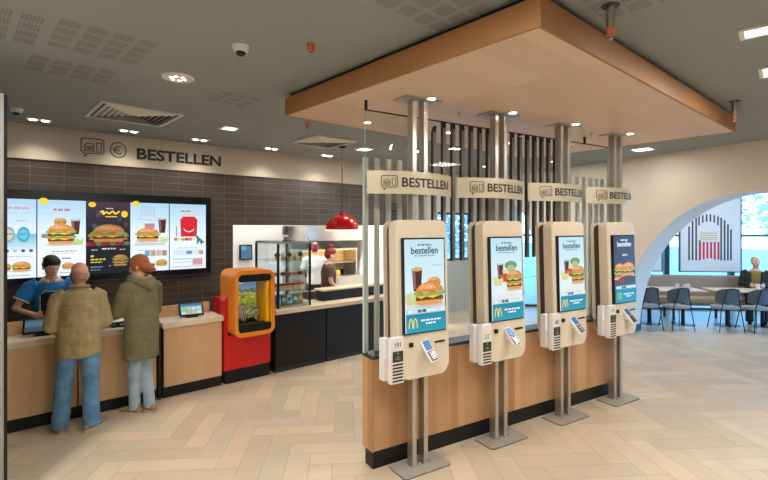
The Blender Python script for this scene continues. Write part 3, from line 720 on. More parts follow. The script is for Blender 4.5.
# glass and slat screen standing on the divider: dark tall slats in the middle, short pale slats on both sides
gs = rowthing('slat_screen', 'tall glass screen with black and pale slats standing on the divider', 'screen', -.39, -.105, .966)
gz0, gz1 = .001, 2.10
GY = .112
for a, b in ((-.012, 1.5), (1.505, 3.035), (3.04, 3.5)):
    B(a + .004, b - .004, GY, GY + .01, gz0, gz1).build('glass_sheet', M['glass'], gs)
B(-.0125, -.0085, GY - .001, GY + .011, gz0, gz1).build('glass_edge', M['glassedge'], gs)
B(3.4965, 3.5, GY - .001, GY + .011, gz0, gz1).build('glass_edge', M['glassedge'], gs)
B(-.012, 3.5, GY - .001, GY + .011, gz1 + .0005, gz1 + .01).build('top_channel', M['black'], gs)
for x in (-.012, 1.49, 3.025): B(x, x + .02, GY - .006, GY + .016, gz1 + .0105, gz1 + .09).build('ceiling_clip', M['black'], gs)
for s in (.009, .124, .245, .364, .486, .608, 2.932, 3.061, 3.186, 3.308, 3.42):
    B(s - .02, s + .02, .128, .16, gz0, 1.70).build('pale_slat', M['slatlight'], gs)['label'] = 'pale grey slat'
nd = 18; d0, d1 = .758, 2.762
for i in range(nd):
    s = d0 + (d1 - d0) * i / (nd - 1); top = 2.115 - (.055 if i in (0, nd - 1) else 0); bot = .76
    m = MB(); m.cm = 0; r = .04 if i in (0, nd - 1) else .004; sg = 1 if i < 9 else -1
    m.prism([(s - .018, bot), (s + .018, bot), (s + .018, top - (r if sg < 0 else 0)), (s + sg * .018, top), (s - .018, top - (r if sg > 0 else 0))] if i not in (0, nd - 1) else [(s - .018, bot), (s + .018, bot), (s + .018, top - (.06 if sg < 0 else 0)), (s + sg * .006, top), (s - .018, top - (.06 if sg > 0 else 0))], .1285, .166)
    m.cm = 1; m.box(s - .0175, s + .0175, .1265, .1284, bot + .002, top - .062)
    m.build('dark_slat', [M['slatdark'], M['slatside']], gs)['label'] = 'black slat with mauve-grey face'

# ------------------------------------------------------------------ kiosks
TILT = .038
def tilt(x, y, z): return (x, y - TILT * (2.12 - z) / 1.33, z)
def shell_poly(hw, z0, z1, rt, rb, n=7):
    out = []
    for cx, cz, a, r in ((hw - rt, z1 - rt, 0, rt), (-hw + rt, z1 - rt, 90, rt), (-hw + rb, z0 + rb, 180, rb), (hw - rb, z0 + rb, 270, rb)):
        out += [(cx + r * math.cos(R(a + 90 * i / n)), cz + r * math.sin(R(a + 90 * i / n))) for i in range(n + 1)]
    return out
def bulged(poly, yb, yf, bulge, hw):
    m = MB(); n = len(poly); cz = sum(z for _, z in poly) / n
    rings = []
    def fy(x): return yf - bulge * (1 - (x / hw) ** 2)
    vs = [(x, yb, z) for x, z in poly] + [(x, fy(x) + .012, z) for x, z in poly]
    for k in (.975, .8, .55, .28): vs += [(x * k if k < .97 else x * .965, fy(x * k), cz + (z - cz) * (k if k < .97 else .987)) for x, z in poly]
    vs.append((0, fy(0), cz)); fs = [list(range(n - 1, -1, -1))]
    for r in range(5): fs += [(r * n + i, r * n + (i + 1) % n, (r + 1) * n + (i + 1) % n, (r + 1) * n + i) for i in range(n)]
    fs += [(5 * n + i, 5 * n + (i + 1) % n, 6 * n) for i in range(n)]
    return m.add(vs, fs)
def kscreen(k):
    w, h = .414, .772; p = Pic()
    dark = (k == 3)
    if dark: p.grad(0, 0, w, h, (70, 84, 104), (40, 62, 98), 14)
    else: p.grad(0, 0, w, h, (240, 250, 252), (190, 226, 240), 14)
    tc = (236, 244, 250) if dark else (40, 66, 84)
    p.words(w * .33, w * .68, h * .93, .016, tc if dark else (110, 140, 160))
    p.text('bestellen', w * .5, h * .845, .082, tc, .0018, .98)
    if not dark: p.words(w * .24, w * .76, h * .815, .012, (130, 160, 180))
    if k == 0:
        p.ell(w * .5, h * .27, w * .5, h * .06, (214, 224, 228)); cola(p, w * .3, h * .44, w * .26, h * .25); p.ell(w * .3, h * .68, w * .1, h * .025, (206, 176, 90)); burger(p, w * .72, h * .47, w * .34, 21); fries(p, w * .16, h * .3, w * .3, (196, 200, 110)); burger(p, w * .6, h * .285, w * .74, 22)
        p.words(w * .68, w * .92, h * .71, .008, (150, 180, 200))
    elif k in (1, 2):
        p.ell(w * .5, h * .28, w * .5, h * .05, (224, 230, 230)); cola(p, w * .28, h * .5, w * .2, h * .19); p.ell(w * .62, h * .66, w * .2, h * .055, (110, 150, 100)); p.ell(w * .62, h * .62, w * .13, h * .05, (170, 190, 150)); p.rect(w * .36, h * .46, w * .5, h * .57, (206, 50, 60)); fries(p, w * .42, h * .56, w * .14)
        fries(p, w * .2, h * .42, w * .26, (222, 200, 90)); burger(p, w * .72, h * .36, w * .52, 24 + k, 2)
    else:
        p.words(w * .4, w * .64, h * .7, .02, (220, 226, 180)); burger(p, w * .25, h * .36, w * .5, 27, 2); burger(p, w * .66, h * .4, w * .6, 28); p.ell(w * .6, h * .36, w * .4, h * .04, (60, 66, 72)); p.ell(w * .3, h * .33, w * .2, h * .04, (140, 60, 50))
    p.rect(0, h * .2, w, h * .255, (190, 216, 226) if not dark else (120, 190, 210))
    for i, c in enumerate(((236, 240, 242), (210, 220, 226), (90, 110, 124), (70, 90, 104), (236, 240, 242), (226, 232, 236), (214, 224, 230), (240, 244, 246))): p.rect(w * (.06 + .115 * i), h * .212, w * (.15 + .115 * i), h * .244, c)
    p.rect(0, 0, w, h * .2, (14, 146, 172)); p.grad(0, h * .0, w, h * .2, (20, 156, 178), (12, 134, 164), 4)
    # yellow arches
    cx, cy, s = w * .17, h * .05, h * .105
    for sx in (-1, 1):
        p.line([(cx + sx * s * .27 + s * .23 * math.cos(R(a)), cy + s * .98 * math.sin(R(a))) for a in range(0, 181, 20)], s * .13, (250, 214, 70) if not dark else (150, 220, 110))
    p.words(w * .36, w * .88, h * .115, .014, (236, 246, 250)); p.words(w * .48, w * .76, h * .08, .014, (236, 246, 250))
    return p
KN_ = ['first and nearest', 'second', 'third', 'fourth and farthest']
KL = ['nearest cream ordering kiosk, its screen showing a large cola and burger', 'second cream ordering kiosk from the near end, bright screen with burger and fries',
      'third cream ordering kiosk from the near end, between the second and the last', 'farthest cream ordering kiosk beside the arch, its screen dark blue']
CARD = ('191', '212', '181', '171'); STR = (6, 4, 5, 6)
for k in range(4):
    p0 = kpos(k); kt = thing('ordering_kiosk', KL[k], 'kiosk', (p0.x, p0.y, 0), KA, 'ordering kiosks')
    m = MB(); pl_ = [(x, z) for x, z in rr_poly(-.245, .245, -.095, .165, .03, 4)]
    m.add([(x, -y, 0.001) for x, y in pl_] + [(x, -y, .014) for x, y in pl_], [list(range(len(pl_))), list(range(2 * len(pl_) - 1, len(pl_) - 1, -1))] + [(i, (i + 1) % len(pl_), (i + 1) % len(pl_) + len(pl_), i + len(pl_)) for i in range(len(pl_))])
    bp = m.build('base_plate', M['plate'], kt)
    m = MB(); pl2 = rr_poly(-.247, .247, -.097, .167, .032, 4); m.add([(x, -y, .0005) for x, y in pl2] + [(x, -y, .0055) for x, y in pl2], [(i, (i + 1) % len(pl2), (i + 1) % len(pl2) + len(pl2), i + len(pl2)) for i in range(len(pl2))]); m.build('edge_trim', M['black'], bp)
    for sx in (-.06, .06):
        RB(sx - .022, sx + .022, -.04, .04, .0145, 3.147, .004).build('post', M['kpost'], kt)
        B(sx - .034, sx + .034, -.052, .052, .0142, .022).build('post_foot', M['kpost'], kt)
    m = MB(); m.rbox(-.19, .19, -.1, .1, 3.1472, 3.1572, .003); m.build('ceiling_plate', M['kpost'], kt)
    hw = .27
    bulged(shell_poly(hw, .79, 2.118, .075, .105), .045, -.07, .03, hw).warp(tilt).build('front_shell', M['shell'], kt, smooth=35)
    MB().prism(shell_poly(hw - .03, .83, 2.085, .06, .06), .046, .125).warp(tilt).build('core_housing', M['core'], kt, smooth=35)
    MB().prism(shell_poly(hw, .80, 2.11, .075, .105), .126, .15).warp(tilt).build('rear_shell', M['shell'], kt, smooth=35)
    yb = -.1015
    bz = RB(-.232, .208, yb - .006, -.06, 1.168, 1.968, .004).warp(tilt).build('screen_bezel', M['bezel'], kt)
    pic = kscreen(k); pic.v = [(x - .219, y + yb - .0068, z + 1.182) for x, y, z in pic.v]; pic.v = [tilt(*v) for v in pic.v]
    pic.build('kiosk_screen', M['kpicture'], bz)
    # sensor, card slot, payment terminal
    RB(-.175, -.138, yb - .005, -.05, 1.062, 1.1, .004).warp(tilt).build('scanner_window', M['black'], kt)
    RB(.085, .195, yb - .003, -.05, 1.068, 1.083, .003).warp(tilt).build('receipt_slot', M['black'], kt)
    X = Matrix.Translation((-.005, -.175, 1.02)) @ Matrix.Rotation(R(-12), 4, 'Y') @ Matrix.Rotation(R(-38), 4, 'X')
    pt = RB(-.042, .042, -.018, .022, -.1, .1, .01, X).build('payment_terminal', M['mug'], kt)
    RB(-.032, .032, -.021, -.016, .005, .088, .003, X).build('terminal_display', mat('terminal_blue', (60, 120, 190), .3), pt)
    RB(-.032, .032, -.023, -.016, -.088, -.002, .003, X).build('terminal_keypad', M['black'], pt)
    mm = MB()
    for i in range(3):
        for j in range(4): mm.rbox(-.024 + .017 * i, -.010 + .017 * i, -.028, -.0235, -.08 + .018 * j, -.068 + .018 * j, .002, X)
    mm.build('terminal_keys', M['steel'], pt)
    B(-.03, .03, -.17, -.085, .985, 1.015).build('terminal_bracket', M['mug'], kt)
    # table-number card holder on the left flank
    ch = RB(-.378, -.254, -.165, -.115, .80, 1.17, .004).build('card_holder', M['mug'], kt)
    RB(-.3, -.272, -.1145, -.06, .9, 1.05, .002).build('holder_bracket', M['mug'], kt)
    f = B(-.375, -.257, -.1685, -.166, .805, 1.165).build('number_card', M['paper'], ch)
    m = MB()
    for i in range(STR[k]):
        z = .818 + .026 * i; m.box(-.366, -.266, -.171, -.169, z, z + .013)
    m.build('black_stripes', M['stripe'], ch)
    zt = .818 + .026 * STR[k]
    B(-.366, -.266, -.1715, -.169, zt + .002, zt + .088).build('green_emblem_card', M['darkgreen'], ch)
    m = MB().ell((-.316, -.1718, zt + .07), (.008, .001, .008)); m.box(-.341, -.291, -.1722, -.1717, zt + .022, zt + .028); m.box(-.333, -.299, -.1722, -.1717, zt + .038, zt + .044); m.build('gold_emblem', M['goldprint'], ch)
    vs, fs = textfit(CARD[k], .055, .04, .01, .0005)
    MB().add([(x - .3435, -.1692 - abs(z), y + zt + .118) for x, y, z in vs], fs).build('card_number', M['letter'], ch)
    lb = RB(-.415, -.35, -.105, -.04, .82, 1.16, .003).build('leaflet_box', M['mug'], kt)
    B(-.408, -.357, -.113, -.1055, .82, 1.0).build('leaflet', M['leaflet'], lb)

# curved champagne signs on the posts
SGL = ['nearest curved sign reading BESTELLEN above the first kiosk', 'curved sign reading BESTELLEN above the second kiosk from the near end', 'curved sign reading BESTELLEN above the third kiosk from the near end', 'farthest curved sign reading BESTELLEN above the dark-screened kiosk']
SR, SYC = .76, .68
def arc(a, r, z): return (r * math.sin(a), SYC - r * math.cos(a), z)
for k in range(4):
    p0 = kpos(k, -.02); t = thing('order_sign', SGL[k], 'sign', (p0.x, p0.y, 2.335), KA, 'curved order signs')
    A = math.asin(.45 / SR); n = 28; m = MB(); vs = []
    for i in range(n + 1):
        a = -A + 2 * A * i / n
        vs += [arc(a, SR, 0), arc(a, SR, .19), arc(a, SR - .012, .19), arc(a, SR - .012, 0)]
    fs = [(4 * i + j, 4 * (i + 1) + j, 4 * (i + 1) + (j + 1) % 4, 4 * i + (j + 1) % 4) for i in range(n) for j in range(4)] + [(0, 1, 2, 3), (4 * n + 3, 4 * n + 2, 4 * n + 1, 4 * n)]
    m.add(vs, fs).build('sign_band', M['gold'], t, smooth=40)
    vs, fs = textfit('BESTELLEN', .56, .08, .02, .001)
    # subdivide-free bend: each letter is short enough to follow the arc
    MB().add([arc((-.185 + x) / SR, SR + .0025 + z * .5, y + .058) for x, y, z in vs], fs).build('lettering', M['letter'], t)
    m = MB()
    for q in icon_strokes(.135, .12):
        qq = [arc((-.36 + x) / SR, SR + .003, z + .03) for x, z in q] + [arc((-.36 + x) / SR, SR + .0005, z + .03) for x, z in q]
        L = len(q); m.add(qq, [list(range(L)), list(range(2 * L - 1, L - 1, -1))] + [(i, (i + 1) % L, (i + 1) % L + L, i + L) for i in range(L)])
    m.build('burger_icon', M['letter'], t)
    B(-.1, .14, .041, .05, .06, .13).build('post_clamp', M['dgray'], t)

# ------------------------------------------------------------------ ceiling fixtures
def area(name, loc, sx, sy, power, col=(1, .97, .92), rot=(0, 0, 0), spread=None):
    l = bpy.data.lights.new(name, 'AREA'); l.shape = 'RECTANGLE'; l.size = sx; l.size_y = sy; l.energy = power; l.color = col
    if spread: l.spread = R(spread)
    o = bpy.data.objects.new(name, l); COL.objects.link(o); o.location = loc; o.rotation_euler = rot; return o
def spot(name, loc, power, ang=90, blend=.6, col=(1, .92, .8), tgt=None, r=.03):
    l = bpy.data.lights.new(name, 'SPOT'); l.energy = power; l.spot_size = R(ang); l.spot_blend = blend; l.color = col; l.shadow_soft_size = r
    o = bpy.data.objects.new(name, l); COL.objects.link(o); o.location = loc
    if tgt: o.rotation_euler = (Vector(tgt) - Vector(loc)).to_track_quat('-Z', 'Y').to_euler()
    return o
PW = dict(panel=42, down=16, canopy=11, twin=26, kitchen=230, vent=0)
def panel_light(x, y, w, h, rz, label, power=None):
    t = thing('ceiling_panel_light', label, 'light', (x, y, CE), R(rz), 'flush panel lights'); m = MB(); ring(m, [(-w, -h), (w, -h), (w, h), (-w, h)], [(-w + .03, -h + .03), (w - .03, -h + .03), (w - .03, h - .03), (-w + .03, h - .03)], 0, .012)
    m.warp(lambda a, b, c: (a, c, -b - .0005)).build('frame', M['smoke'], t)
    B(-w + .03, w - .03, -h + .03, h - .03, -.008, -.0005).build('diffuser', M['panel'], t)
    area('panel_lamp', (x, y, CE - .02), 2 * w - .1, 2 * h - .1, power or PW['panel'], rot=(0, 0, R(rz)))
panel_light(2.37, 5.88, .11, .11, 0, 'small square panel light right of the square vent', 14)
panel_light(4.71, 5.98, .13, .13, 0, 'small square panel light near the far vent, seen past the glass', 14)
panel_light(3.95, .2, .1, .58, 8, 'long panel light at the upper right of the ceiling', 45)
panel_light(5.0, .5, .16, .36, 8, 'short panel light below the long one at the right edge of ceiling', 30)
panel_light(8.25, 2.95, .16, .16, 0, 'small panel light near the arch wall beyond the canopy corner', 10)
panel_light(8.45, 4.55, .16, .16, 0, 'panel light behind the canopy near the arch wall', 10)
panel_light(8.0, 5.9, .13, .13, 0, 'added panel light before the grey wall behind the slat screen', 40)  # added to brighten the grey wall, tucked behind the second kiosk's posts
panel_light(5.49, 5.57, .12, .12, 0, 'added panel light between canopy and kitchen', 45)  # added to light the kitchen front, placed out of sight behind the first post
panel_light(1.0, 1.2, .3, .3, 0, 'added fill panel light over the open customer floor', 55)  # this and the next three: unseen panels added as general fill light
panel_light(-.8, 3.3, .3, .3, 0, 'added fill panel light over the queue area at the far left', 80)
panel_light(2.2, -1.6, .3, .3, 0, 'added fill panel light over the rear of the customer floor', 50)
panel_light(5.8, -1.4, .3, .3, 0, 'added fill panel light near the right-hand wall at the rear of the floor', 22)

def twin(x, y, label):
    t = thing('twin_downlight', label, 'light', (x, y, CE), 0, 'twin downlights over the counter')
    RB(-.13, .13, -.06, .06, -.01, -.0005, .004).build('housing', M['smoke'], t)
    for sx in (-.06, .06): MB().lathe([(.04, -.0145), (.04, -.0105)], 18).build('lens', M['lens'], t).location = (sx, 0, 0)
    spot('twin_lamp', (x, y, CE - .03), PW['twin'], 110, .8, tgt=(x, y + .28, 1.5))
for x, n in ((.43, 'left of the wall icons'), (1.4, 'above the word on the beige band'), (2.34, 'right end of the word on the beige band')): twin(x, 6.93, 'twin ceiling downlight ' + n)
twin(3.5, 6.93, 'twin ceiling downlight above the pastry case'); twin(4.6, 6.93, 'twin ceiling downlight above the kitchen opening')
t = thing('round_downlight', 'large round recessed downlight with ribbed chrome reflector', 'light', (1.23, 4.2, CE))
MB().lathe([(.125, -.012), (.135, -.0005), (.1, -.0005), (.1, -.006)], 32).build('trim_ring', M['smoke'], t); MB().lathe([(.1, -.004), (.06, -.0008), (.001, -.0007)], 24).build('reflector', M['chrome'], t)
for a in range(0, 360, 60): MB().ell((.055 * math.cos(R(a)), .055 * math.sin(R(a)), -.008), (.022, .022, .006)).build('lamp_tube', M['lens'], t)
spot('round_lamp', (1.23, 4.2, CE - .03), 65, 130, .9)
CD = [((2.97, 3.72), 'behind the first kiosk\'s posts near the glass'), ((2.84, 2.68), 'in front of the first kiosk\'s posts'), ((3.78, 2.5), 'in front of the second kiosk\'s posts'), ((4.70, 2.34), 'in front of the third kiosk\'s posts'), ((5.66, 2.16), 'in front of the farthest kiosk\'s posts'), ((4.0, 3.5), 'behind the second kiosk\'s posts'), ((5.1, 3.4), 'behind the third kiosk\'s posts')]
for (x, y), n in CD:
    t = thing('canopy_downlight', 'small round downlight in the oak canopy ' + n, 'light', (x, y, 3.158), 0, 'downlights in the canopy')
    MB().lathe([(.045, -.006), (.05, -.0005), (.035, -.0005), (.035, -.004)], 20).build('trim_ring', M['smoke'], t); MB().lathe([(.034, -.0095), (.034, -.0062)], 18).build('lens', M['lens'], t)
    spot('canopy_lamp', (x, y, 3.14), PW['canopy'], 120, .8, tgt=(x, y - .05, 0))

def vent(x, y, h, rz, label):
    t = thing('air_diffuser', label, 'vent', (x, y, CE), R(rz))
    m = MB(); ring(m, [(-h, -h), (h, -h), (h, h), (-h, h)], [(-h + .035, -h + .035), (h - .035, -h + .035), (h - .035, h - .035), (-h + .035, h - .035)], 0, .015); m.warp(lambda a, b, c: (a, c, -b - .0005)).build('frame', M['smoke'], t)
    B(-h + .03, h - .03, -h + .03, h - .03, -.004, -.0005).build('throat', M['black'], t)
    # four triangular sets of louvres sloping outwards from the centre, one per side
    for q in range(4):
        mm = MB()
        for i in range(6):
            d = .045 + (h - .085) * i / 6; e = d + (h - .085) / 6 * .5
            X = Matrix.Rotation(q * PI / 2, 4, 'Z')
            mm.add([(-d, d, -.024), (d, d, -.024), (e, e, -.009), (-e, e, -.009), (-d, d, -.021), (d, d, -.021), (e, e, -.006), (-e, e, -.006)], [(0, 1, 2, 3), (7, 6, 5, 4), (0, 4, 5, 1), (1, 5, 6, 2), (2, 6, 7, 3), (3, 7, 4, 0)], X)
        mm.build('louvre_set', M['smoke'], t)
vent(1.25, 5.92, .42, 2, 'square louvred air vent in the ceiling above the man in tan')
vent(3.84, 5.88, .37, 2, 'louvred air vent in the ceiling above the red pendant lamp')

def dome(x, y, label):
    t = thing('dome_camera', label, 'camera', (x, y, CE)); MB().lathe([(.04, -.045), (.055, -.03), (.062, -.0005)], 24).build('housing', M['smoke'], t, smooth=40); MB().ell((0, 0, -.045), (.036, .036, .03)).build('dome_window', M['bezel'], t, smooth=60)
dome(1.365, 3.18, 'white dome security camera alone on the grey ceiling'); dome(.2, 6.47, 'small dome camera in the corner above the menu board')
def sprinkler(x, y, label, drop=0):
    t = thing('sprinkler', label, 'sprinkler', (x, y, CE))
    if drop: MB().tube([(0, 0, -.0005), (0, 0, -drop)], .026, 14).build('drop_pipe', M['steel'], t); MB().lathe([(.05, -.006), (.05, -.0008)], 18).build('ceiling_rose', M['dark'], t)
    MB().lathe([(.012, -drop - .055), (.024, -drop - .05), (.028, -drop - .002)], 14).build('sprinkler_cap', M['sprink'], t, smooth=40)
    MB().lathe([(.006, -drop - .075), (.016, -drop - .07), (.016, -drop - .066), (.005, -drop - .056)], 12).build('deflector', M['steel'], t)
sprinkler(1.732, 2.816, 'orange-red sprinkler head between dome camera and canopy'); sprinkler(2.996, 4.968, 'small red sprinkler head left of the far air vent')
sprinkler(2.78, 1.17, 'grey drop pipe with orange sprinkler at the canopy\'s near corner', .13); sprinkler(5.85, 1.21, 'grey drop pipe with sprinkler at the canopy\'s right corner', .14)
for x, y, n in ((3.383, 2.833, 'between the first and second kiosk posts'), (5.3, 2.453, 'between the third and fourth kiosk posts')):
    t = thing('canopy_sprinkler', 'small steel sprinkler under the oak canopy ' + n, 'sprinkler', (x, y, 3.158)); MB().lathe([(.018, -.008), (.02, -.0005)], 14).build('escutcheon', M['steel'], t); MB().tube([(0, 0, -.0082), (0, 0, -.05)], .006, 8).build('stem', M['steel'], t)
# perforated patches in the plasterboard ceiling
def perf(x, y, nx, ny, rz, label, p=.155, s=.118):
    m = MB(); nh = 6
    for i in range(nx):
        for j in range(ny):
            for a in range(nh):
                for b in range(nh):
                    cx = (i - (nx - 1) / 2) * p + (a - (nh - 1) / 2) * s / nh; cy = (j - (ny - 1) / 2) * p + (b - (nh - 1) / 2) * s / nh; r = s / nh * .36
                    m.add([(cx - r, cy - r, 0), (cx + r, cy - r, 0), (cx + r, cy + r, 0), (cx - r, cy + r, 0)], [(0, 1, 2, 3)])
    o = m.build('ceiling_perforation', M['perf'], loc=(x, y, CE - .0006), rot=(0, 0, R(rz))); struct(o)
perf(.6, 3.8, 4, 4, 3, ''); perf(.5, 4.6, 4, 3, 3, ''); perf(1.88, 4.55, 3, 3, 3, ''); perf(.1, 3.85, 2, 4, 3, ''); perf(2.0, 1.85, 4, 3, 3, ''); perf(2.75, 1.05, 3, 3, 3, '')
# ------------------------------------------------------------------ kitchen behind the pass-through
t = thing('kitchen_monitor', 'dark monitor on the white kitchen panel left of the pastry case', 'monitor', (3.56, 8.1, 1.6)); RB(-.12, .12, -.05, -.0005, -.14, .14, .006).build('case', M['bezel'], t); Pic().rect(-.1, -.12, .1, .12, (70, 110, 140)).rect(-.1, .04, .0, .12, (110, 160, 180)).build('monitor_screen', M['kpicture'], t, loc=(0, -.0505, 0))
t = thing('extractor_hood', 'large stainless steel hood over the kitchen line', 'hood', (6.2, 9.4, 1.75)); m = MB(); m.prism([(-.85, 0), (.75, 0), (.75, .35), (.5, .8), (-.6, .8), (-.85, .35)], -.5, .55); m.build('hood_shell', M['steel'], t); B(-.8, .7, -.52, -.501, .03, .1).build('front_rail', M['steel'], t); RB(-.25, .2, -.2, .3, .801, CE - 1.752, .01).build('duct', M['steel'], t)
t = thing('kitchen_rack', 'dark steel shelving rack in the kitchen behind the pastry case', 'rack', (4.72, 9.3, 0))
for x in (-.3, .3):
    for y in (-.2, .2): B(x - .015, x + .015, y - .015, y + .015, 0, 1.9).build('upright', M['dgray'], t)
for z in (.3, .8, 1.2, 1.5, 1.86): B(-.3, .3, -.2, .2, z, z + .025).build('shelf', M['steel'], t)
for i, (x, z, n) in enumerate(((-.15, .8255, 'on its second shelf from below'), (.14, 1.2255, 'on its middle shelf'), (-.12, 1.5255, 'on its upper shelf'))):
    o = RB(4.72 + x - .12, 4.72 + x + .12, 9.15, 9.42, z, z + .17, .01).build('steel_bin', M['steel']); tag(o, 'steel food bin in the kitchen rack ' + n, 'bin')
t = thing('black_speaker', 'small black box hung on the kitchen wall above the rack', 'speaker', (5.2, 10.0, 2.0)); RB(-.14, .14, -.2, -.0005, -.1, .1, .015).build('speaker_case', M['black'], t); B(-.11, .11, -.205, -.2005, -.08, .08).build('grille', M['dgray'], t)
t = thing('kitchen_counter', 'long stainless worktop across the back of the kitchen', 'counter', (6.1, 9.2, 0)); B(-.9, .9, -.3, .6, .1, .86).build('cabinet_body', M['steel'], t); RB(-.92, .92, -.33, .62, .861, .9, .006).build('worktop', M['steel'], t); B(-.85, .85, -.2, .6, 0, .1).build('plinth', M['black'], t)
t = thing('food_warmer', 'cream lit food warmer with shelves on the kitchen worktop', 'warmer', (6.1, 9.3, .9015))
for x in (-.78, .78): B(x - .02, x + .02, -.25, .3, 0, .62).build('side_panel', M['steel'], t)
B(-.76, .76, .28, .3, 0, .62).build('back_panel', M['cream2'], t); B(-.8, .8, -.27, .32, .621, .66).build('top_panel', M['steel'], t); B(-.755, .755, -.2, .27, .3, .315).build('shelf', M['steel'], t); B(-.7, .7, -.05, .05, .605, .62).build('heat_lamp', emis('heat_lamp_glow', (255, 206, 130), 10), t)
for i in range(5):
    o = RB(5.5 + i * .26, 5.66 + i * .26, 9.12, 9.4, .902, .902 + .12, .008).build('food_tray', M[('black', 'bun', 'dgray', 'bun', 'black')[i]]); tag(o, ('black', 'golden', 'grey', 'golden', 'black')[i] + ' food tray, ' + ORD[i] + ' under the cream food warmer', 'tray', 'trays in the food warmer')
# wall monitors right of the pass-through
for i, x in enumerate((6.62, 6.62)):
    z = (2.27, 2.5)[i]; t = thing('wall_monitor', ('lower', 'upper')[i] + ' dark wall monitor seen between the pale slats', 'monitor', (x, BY, z)); RB(-.2, .2, -.05, -.0005, -.09, .09, .005).build('case', M['bezel'], t); B(-.18, .18, -.054, -.0502, -.07, .07).build('monitor_glass', M['dark'], t)

# ------------------------------------------------------------------ people
CLOUD = bpy.data.textures.new('cloth_folds', 'CLOUDS'); CLOUD.noise_scale = .1
def soft(o, voxel, smooth=4, fold=0):
    r = o.modifiers.new('union', 'REMESH'); r.mode = 'VOXEL'; r.voxel_size = voxel; r.use_smooth_shade = True
    if smooth: s = o.modifiers.new('smooth', 'SMOOTH'); s.iterations = smooth; s.factor = .5
    if fold:
        d = o.modifiers.new('folds', 'DISPLACE'); d.texture = CLOUD; d.strength = fold; d.mid_level = .5
    return o
V = Vector
def hand(m, w, d, n, lat, curl=.5, s=1.0):
    """palm, four unequal fingers and a side thumb; d along the hand, n out of the palm, lat towards the thumb"""
    d, n, lat = V(d).normalized(), V(n).normalized(), V(lat).normalized()
    m.limb([w, w + d * .045 * s, w + d * .088 * s], [(.026 * s, .019 * s), (.040 * s, .016 * s), (.041 * s, .014 * s)], 10, side=lat)
    for i, (o, L) in enumerate(((.030, .068), (.010, .077), (-.011, .071), (-.031, .055))):
        a = w + d * (.082 * s) + lat * (o * s); c1 = curl * .6; c2 = curl * 1.5
        b = a + (d * math.cos(c1) + n * math.sin(c1)) * L * .52 * s; c = b + (d * math.cos(c2) + n * math.sin(c2)) * L * .5 * s
        m.limb([a, b, c], [.0092 * s, .0085 * s, .0072 * s], 8)
    a = w + d * .022 * s + lat * .028 * s; b = a + (d * .6 + lat * .75 + n * .25).normalized() * .042 * s; c = b + (d * .85 + lat * .3 + n * .35).normalized() * .03 * s
    m.limb([a, b, c], [.0125 * s, .0105 * s, .0085 * s], 8)

def J0(**k):
    j = dict(pelvis=V((0, 0, .95)), waist=V((0, .0, 1.08)), chest=V((0, 0, 1.28)), upper=V((0, 0, 1.42)), neck=V((0, .01, 1.5)), head=V((0, .025, 1.625)))
    for s, n in ((1, 'r'), (-1, 'l')):
        j['sh' + n] = V((s * .185, 0, 1.40)); j['el' + n] = V((s * .235, -.02, 1.12)); j['wr' + n] = V((s * .24, .06, .87))
        j['hip' + n] = V((s * .09, 0, .92)); j['kn' + n] = V((s * .1, .02, .49)); j['an' + n] = V((s * .11, -.02, .085)); j['toe' + n] = V((s * .02, 1, 0))
        j['hd' + n] = None; j['palm' + n] = V((-s, 0, 0)); j['curl' + n] = .6
    for a, b in k.items(): j[a] = V(b) if isinstance(b, (tuple, list)) else b
    return j
def headmat(J, yaw=0, pitch=0, roll=0):
    return Matrix.Translation(J['head']) @ Matrix.Rotation(R(yaw), 4, 'Z') @ Matrix.Rotation(R(-pitch), 4, 'X') @ Matrix.Rotation(R(roll), 4, 'Y')
def body(J, HX, skin, parent, voxel=.0075, female=False, name='body'):
    m = MB(); f = .92 if female else 1
    m.limb([J['pelvis'] - V((0, 0, .06)), J['pelvis'], J['waist'], J['chest'], J['upper']], [(.14, .10), (.165 if not female else .17, .115), (.14 * f, .1), (.165 * f, .115), (.13 * f, .085)], 16, side=(1, 0, 0))
    m.limb([J['upper'], J['neck'], J['head'] - V((0, .01, .05))], [.062 * f, .056 * f, .054 * f], 12)
    # head in its own axes: skull, face, jaw, nose, ears
    m.ell((0, -.014, .032), (.076, .096, .088), HX, 18, 12); m.ell((0, .018, -.03), (.064, .074, .085), HX, 16, 12); m.ell((0, .05, -.082), (.036, .034, .03), HX, 12, 8)
    m.ell((0, .055, .02), (.05, .036, .022), HX, 12, 8)
    m.limb([HX @ V((0, .086, .012)), HX @ V((0, .104, -.024))], [.009, .0135], 8)
    m.ell((0, .083, -.06), (.026, .014, .012), HX, 10, 8)
    for s in (1, -1): m.ell((s * .078, -.006, -.012), (.011, .02, .031), HX, 10, 8)
    for s, n in ((1, 'r'), (-1, 'l')):
        m.limb([J['sh' + n] * .9 + J['upper'] * .1, J['sh' + n], J['el' + n], J['wr' + n]], [.06 * f, .055 * f, .042 * f, .028 * f], 12)
        d = (J['hd' + n] if J['hd' + n] else (J['wr' + n] - J['el' + n])).normalized(); pn = J['palm' + n]; pn = (pn - d * pn.dot(d)).normalized(); lat = d.cross(pn) * (1 if n == 'l' else -1)
        if J.get('thumb' + n): lat = V(J['thumb' + n]); lat = (lat - d * lat.dot(d)).normalized()
        hand(m, J['wr' + n], d, pn, lat, J['curl' + n], f)
        m.limb([J['hip' + n], J['hip' + n] * .35 + J['kn' + n] * .65, J['kn' + n], J['kn' + n] * .6 + J['an' + n] * .4, J['an' + n]], [.085, .066, .052, .052, .036], 12)
        t = J['toe' + n].normalized(); m.limb([J['an' + n] - t * .04 - V((0, 0, .045)), J['an' + n] + t * .13 - V((0, 0, .055))], [.028, .024], 10)
    o = m.build(name, skin, parent); return soft(o, voxel, 3)
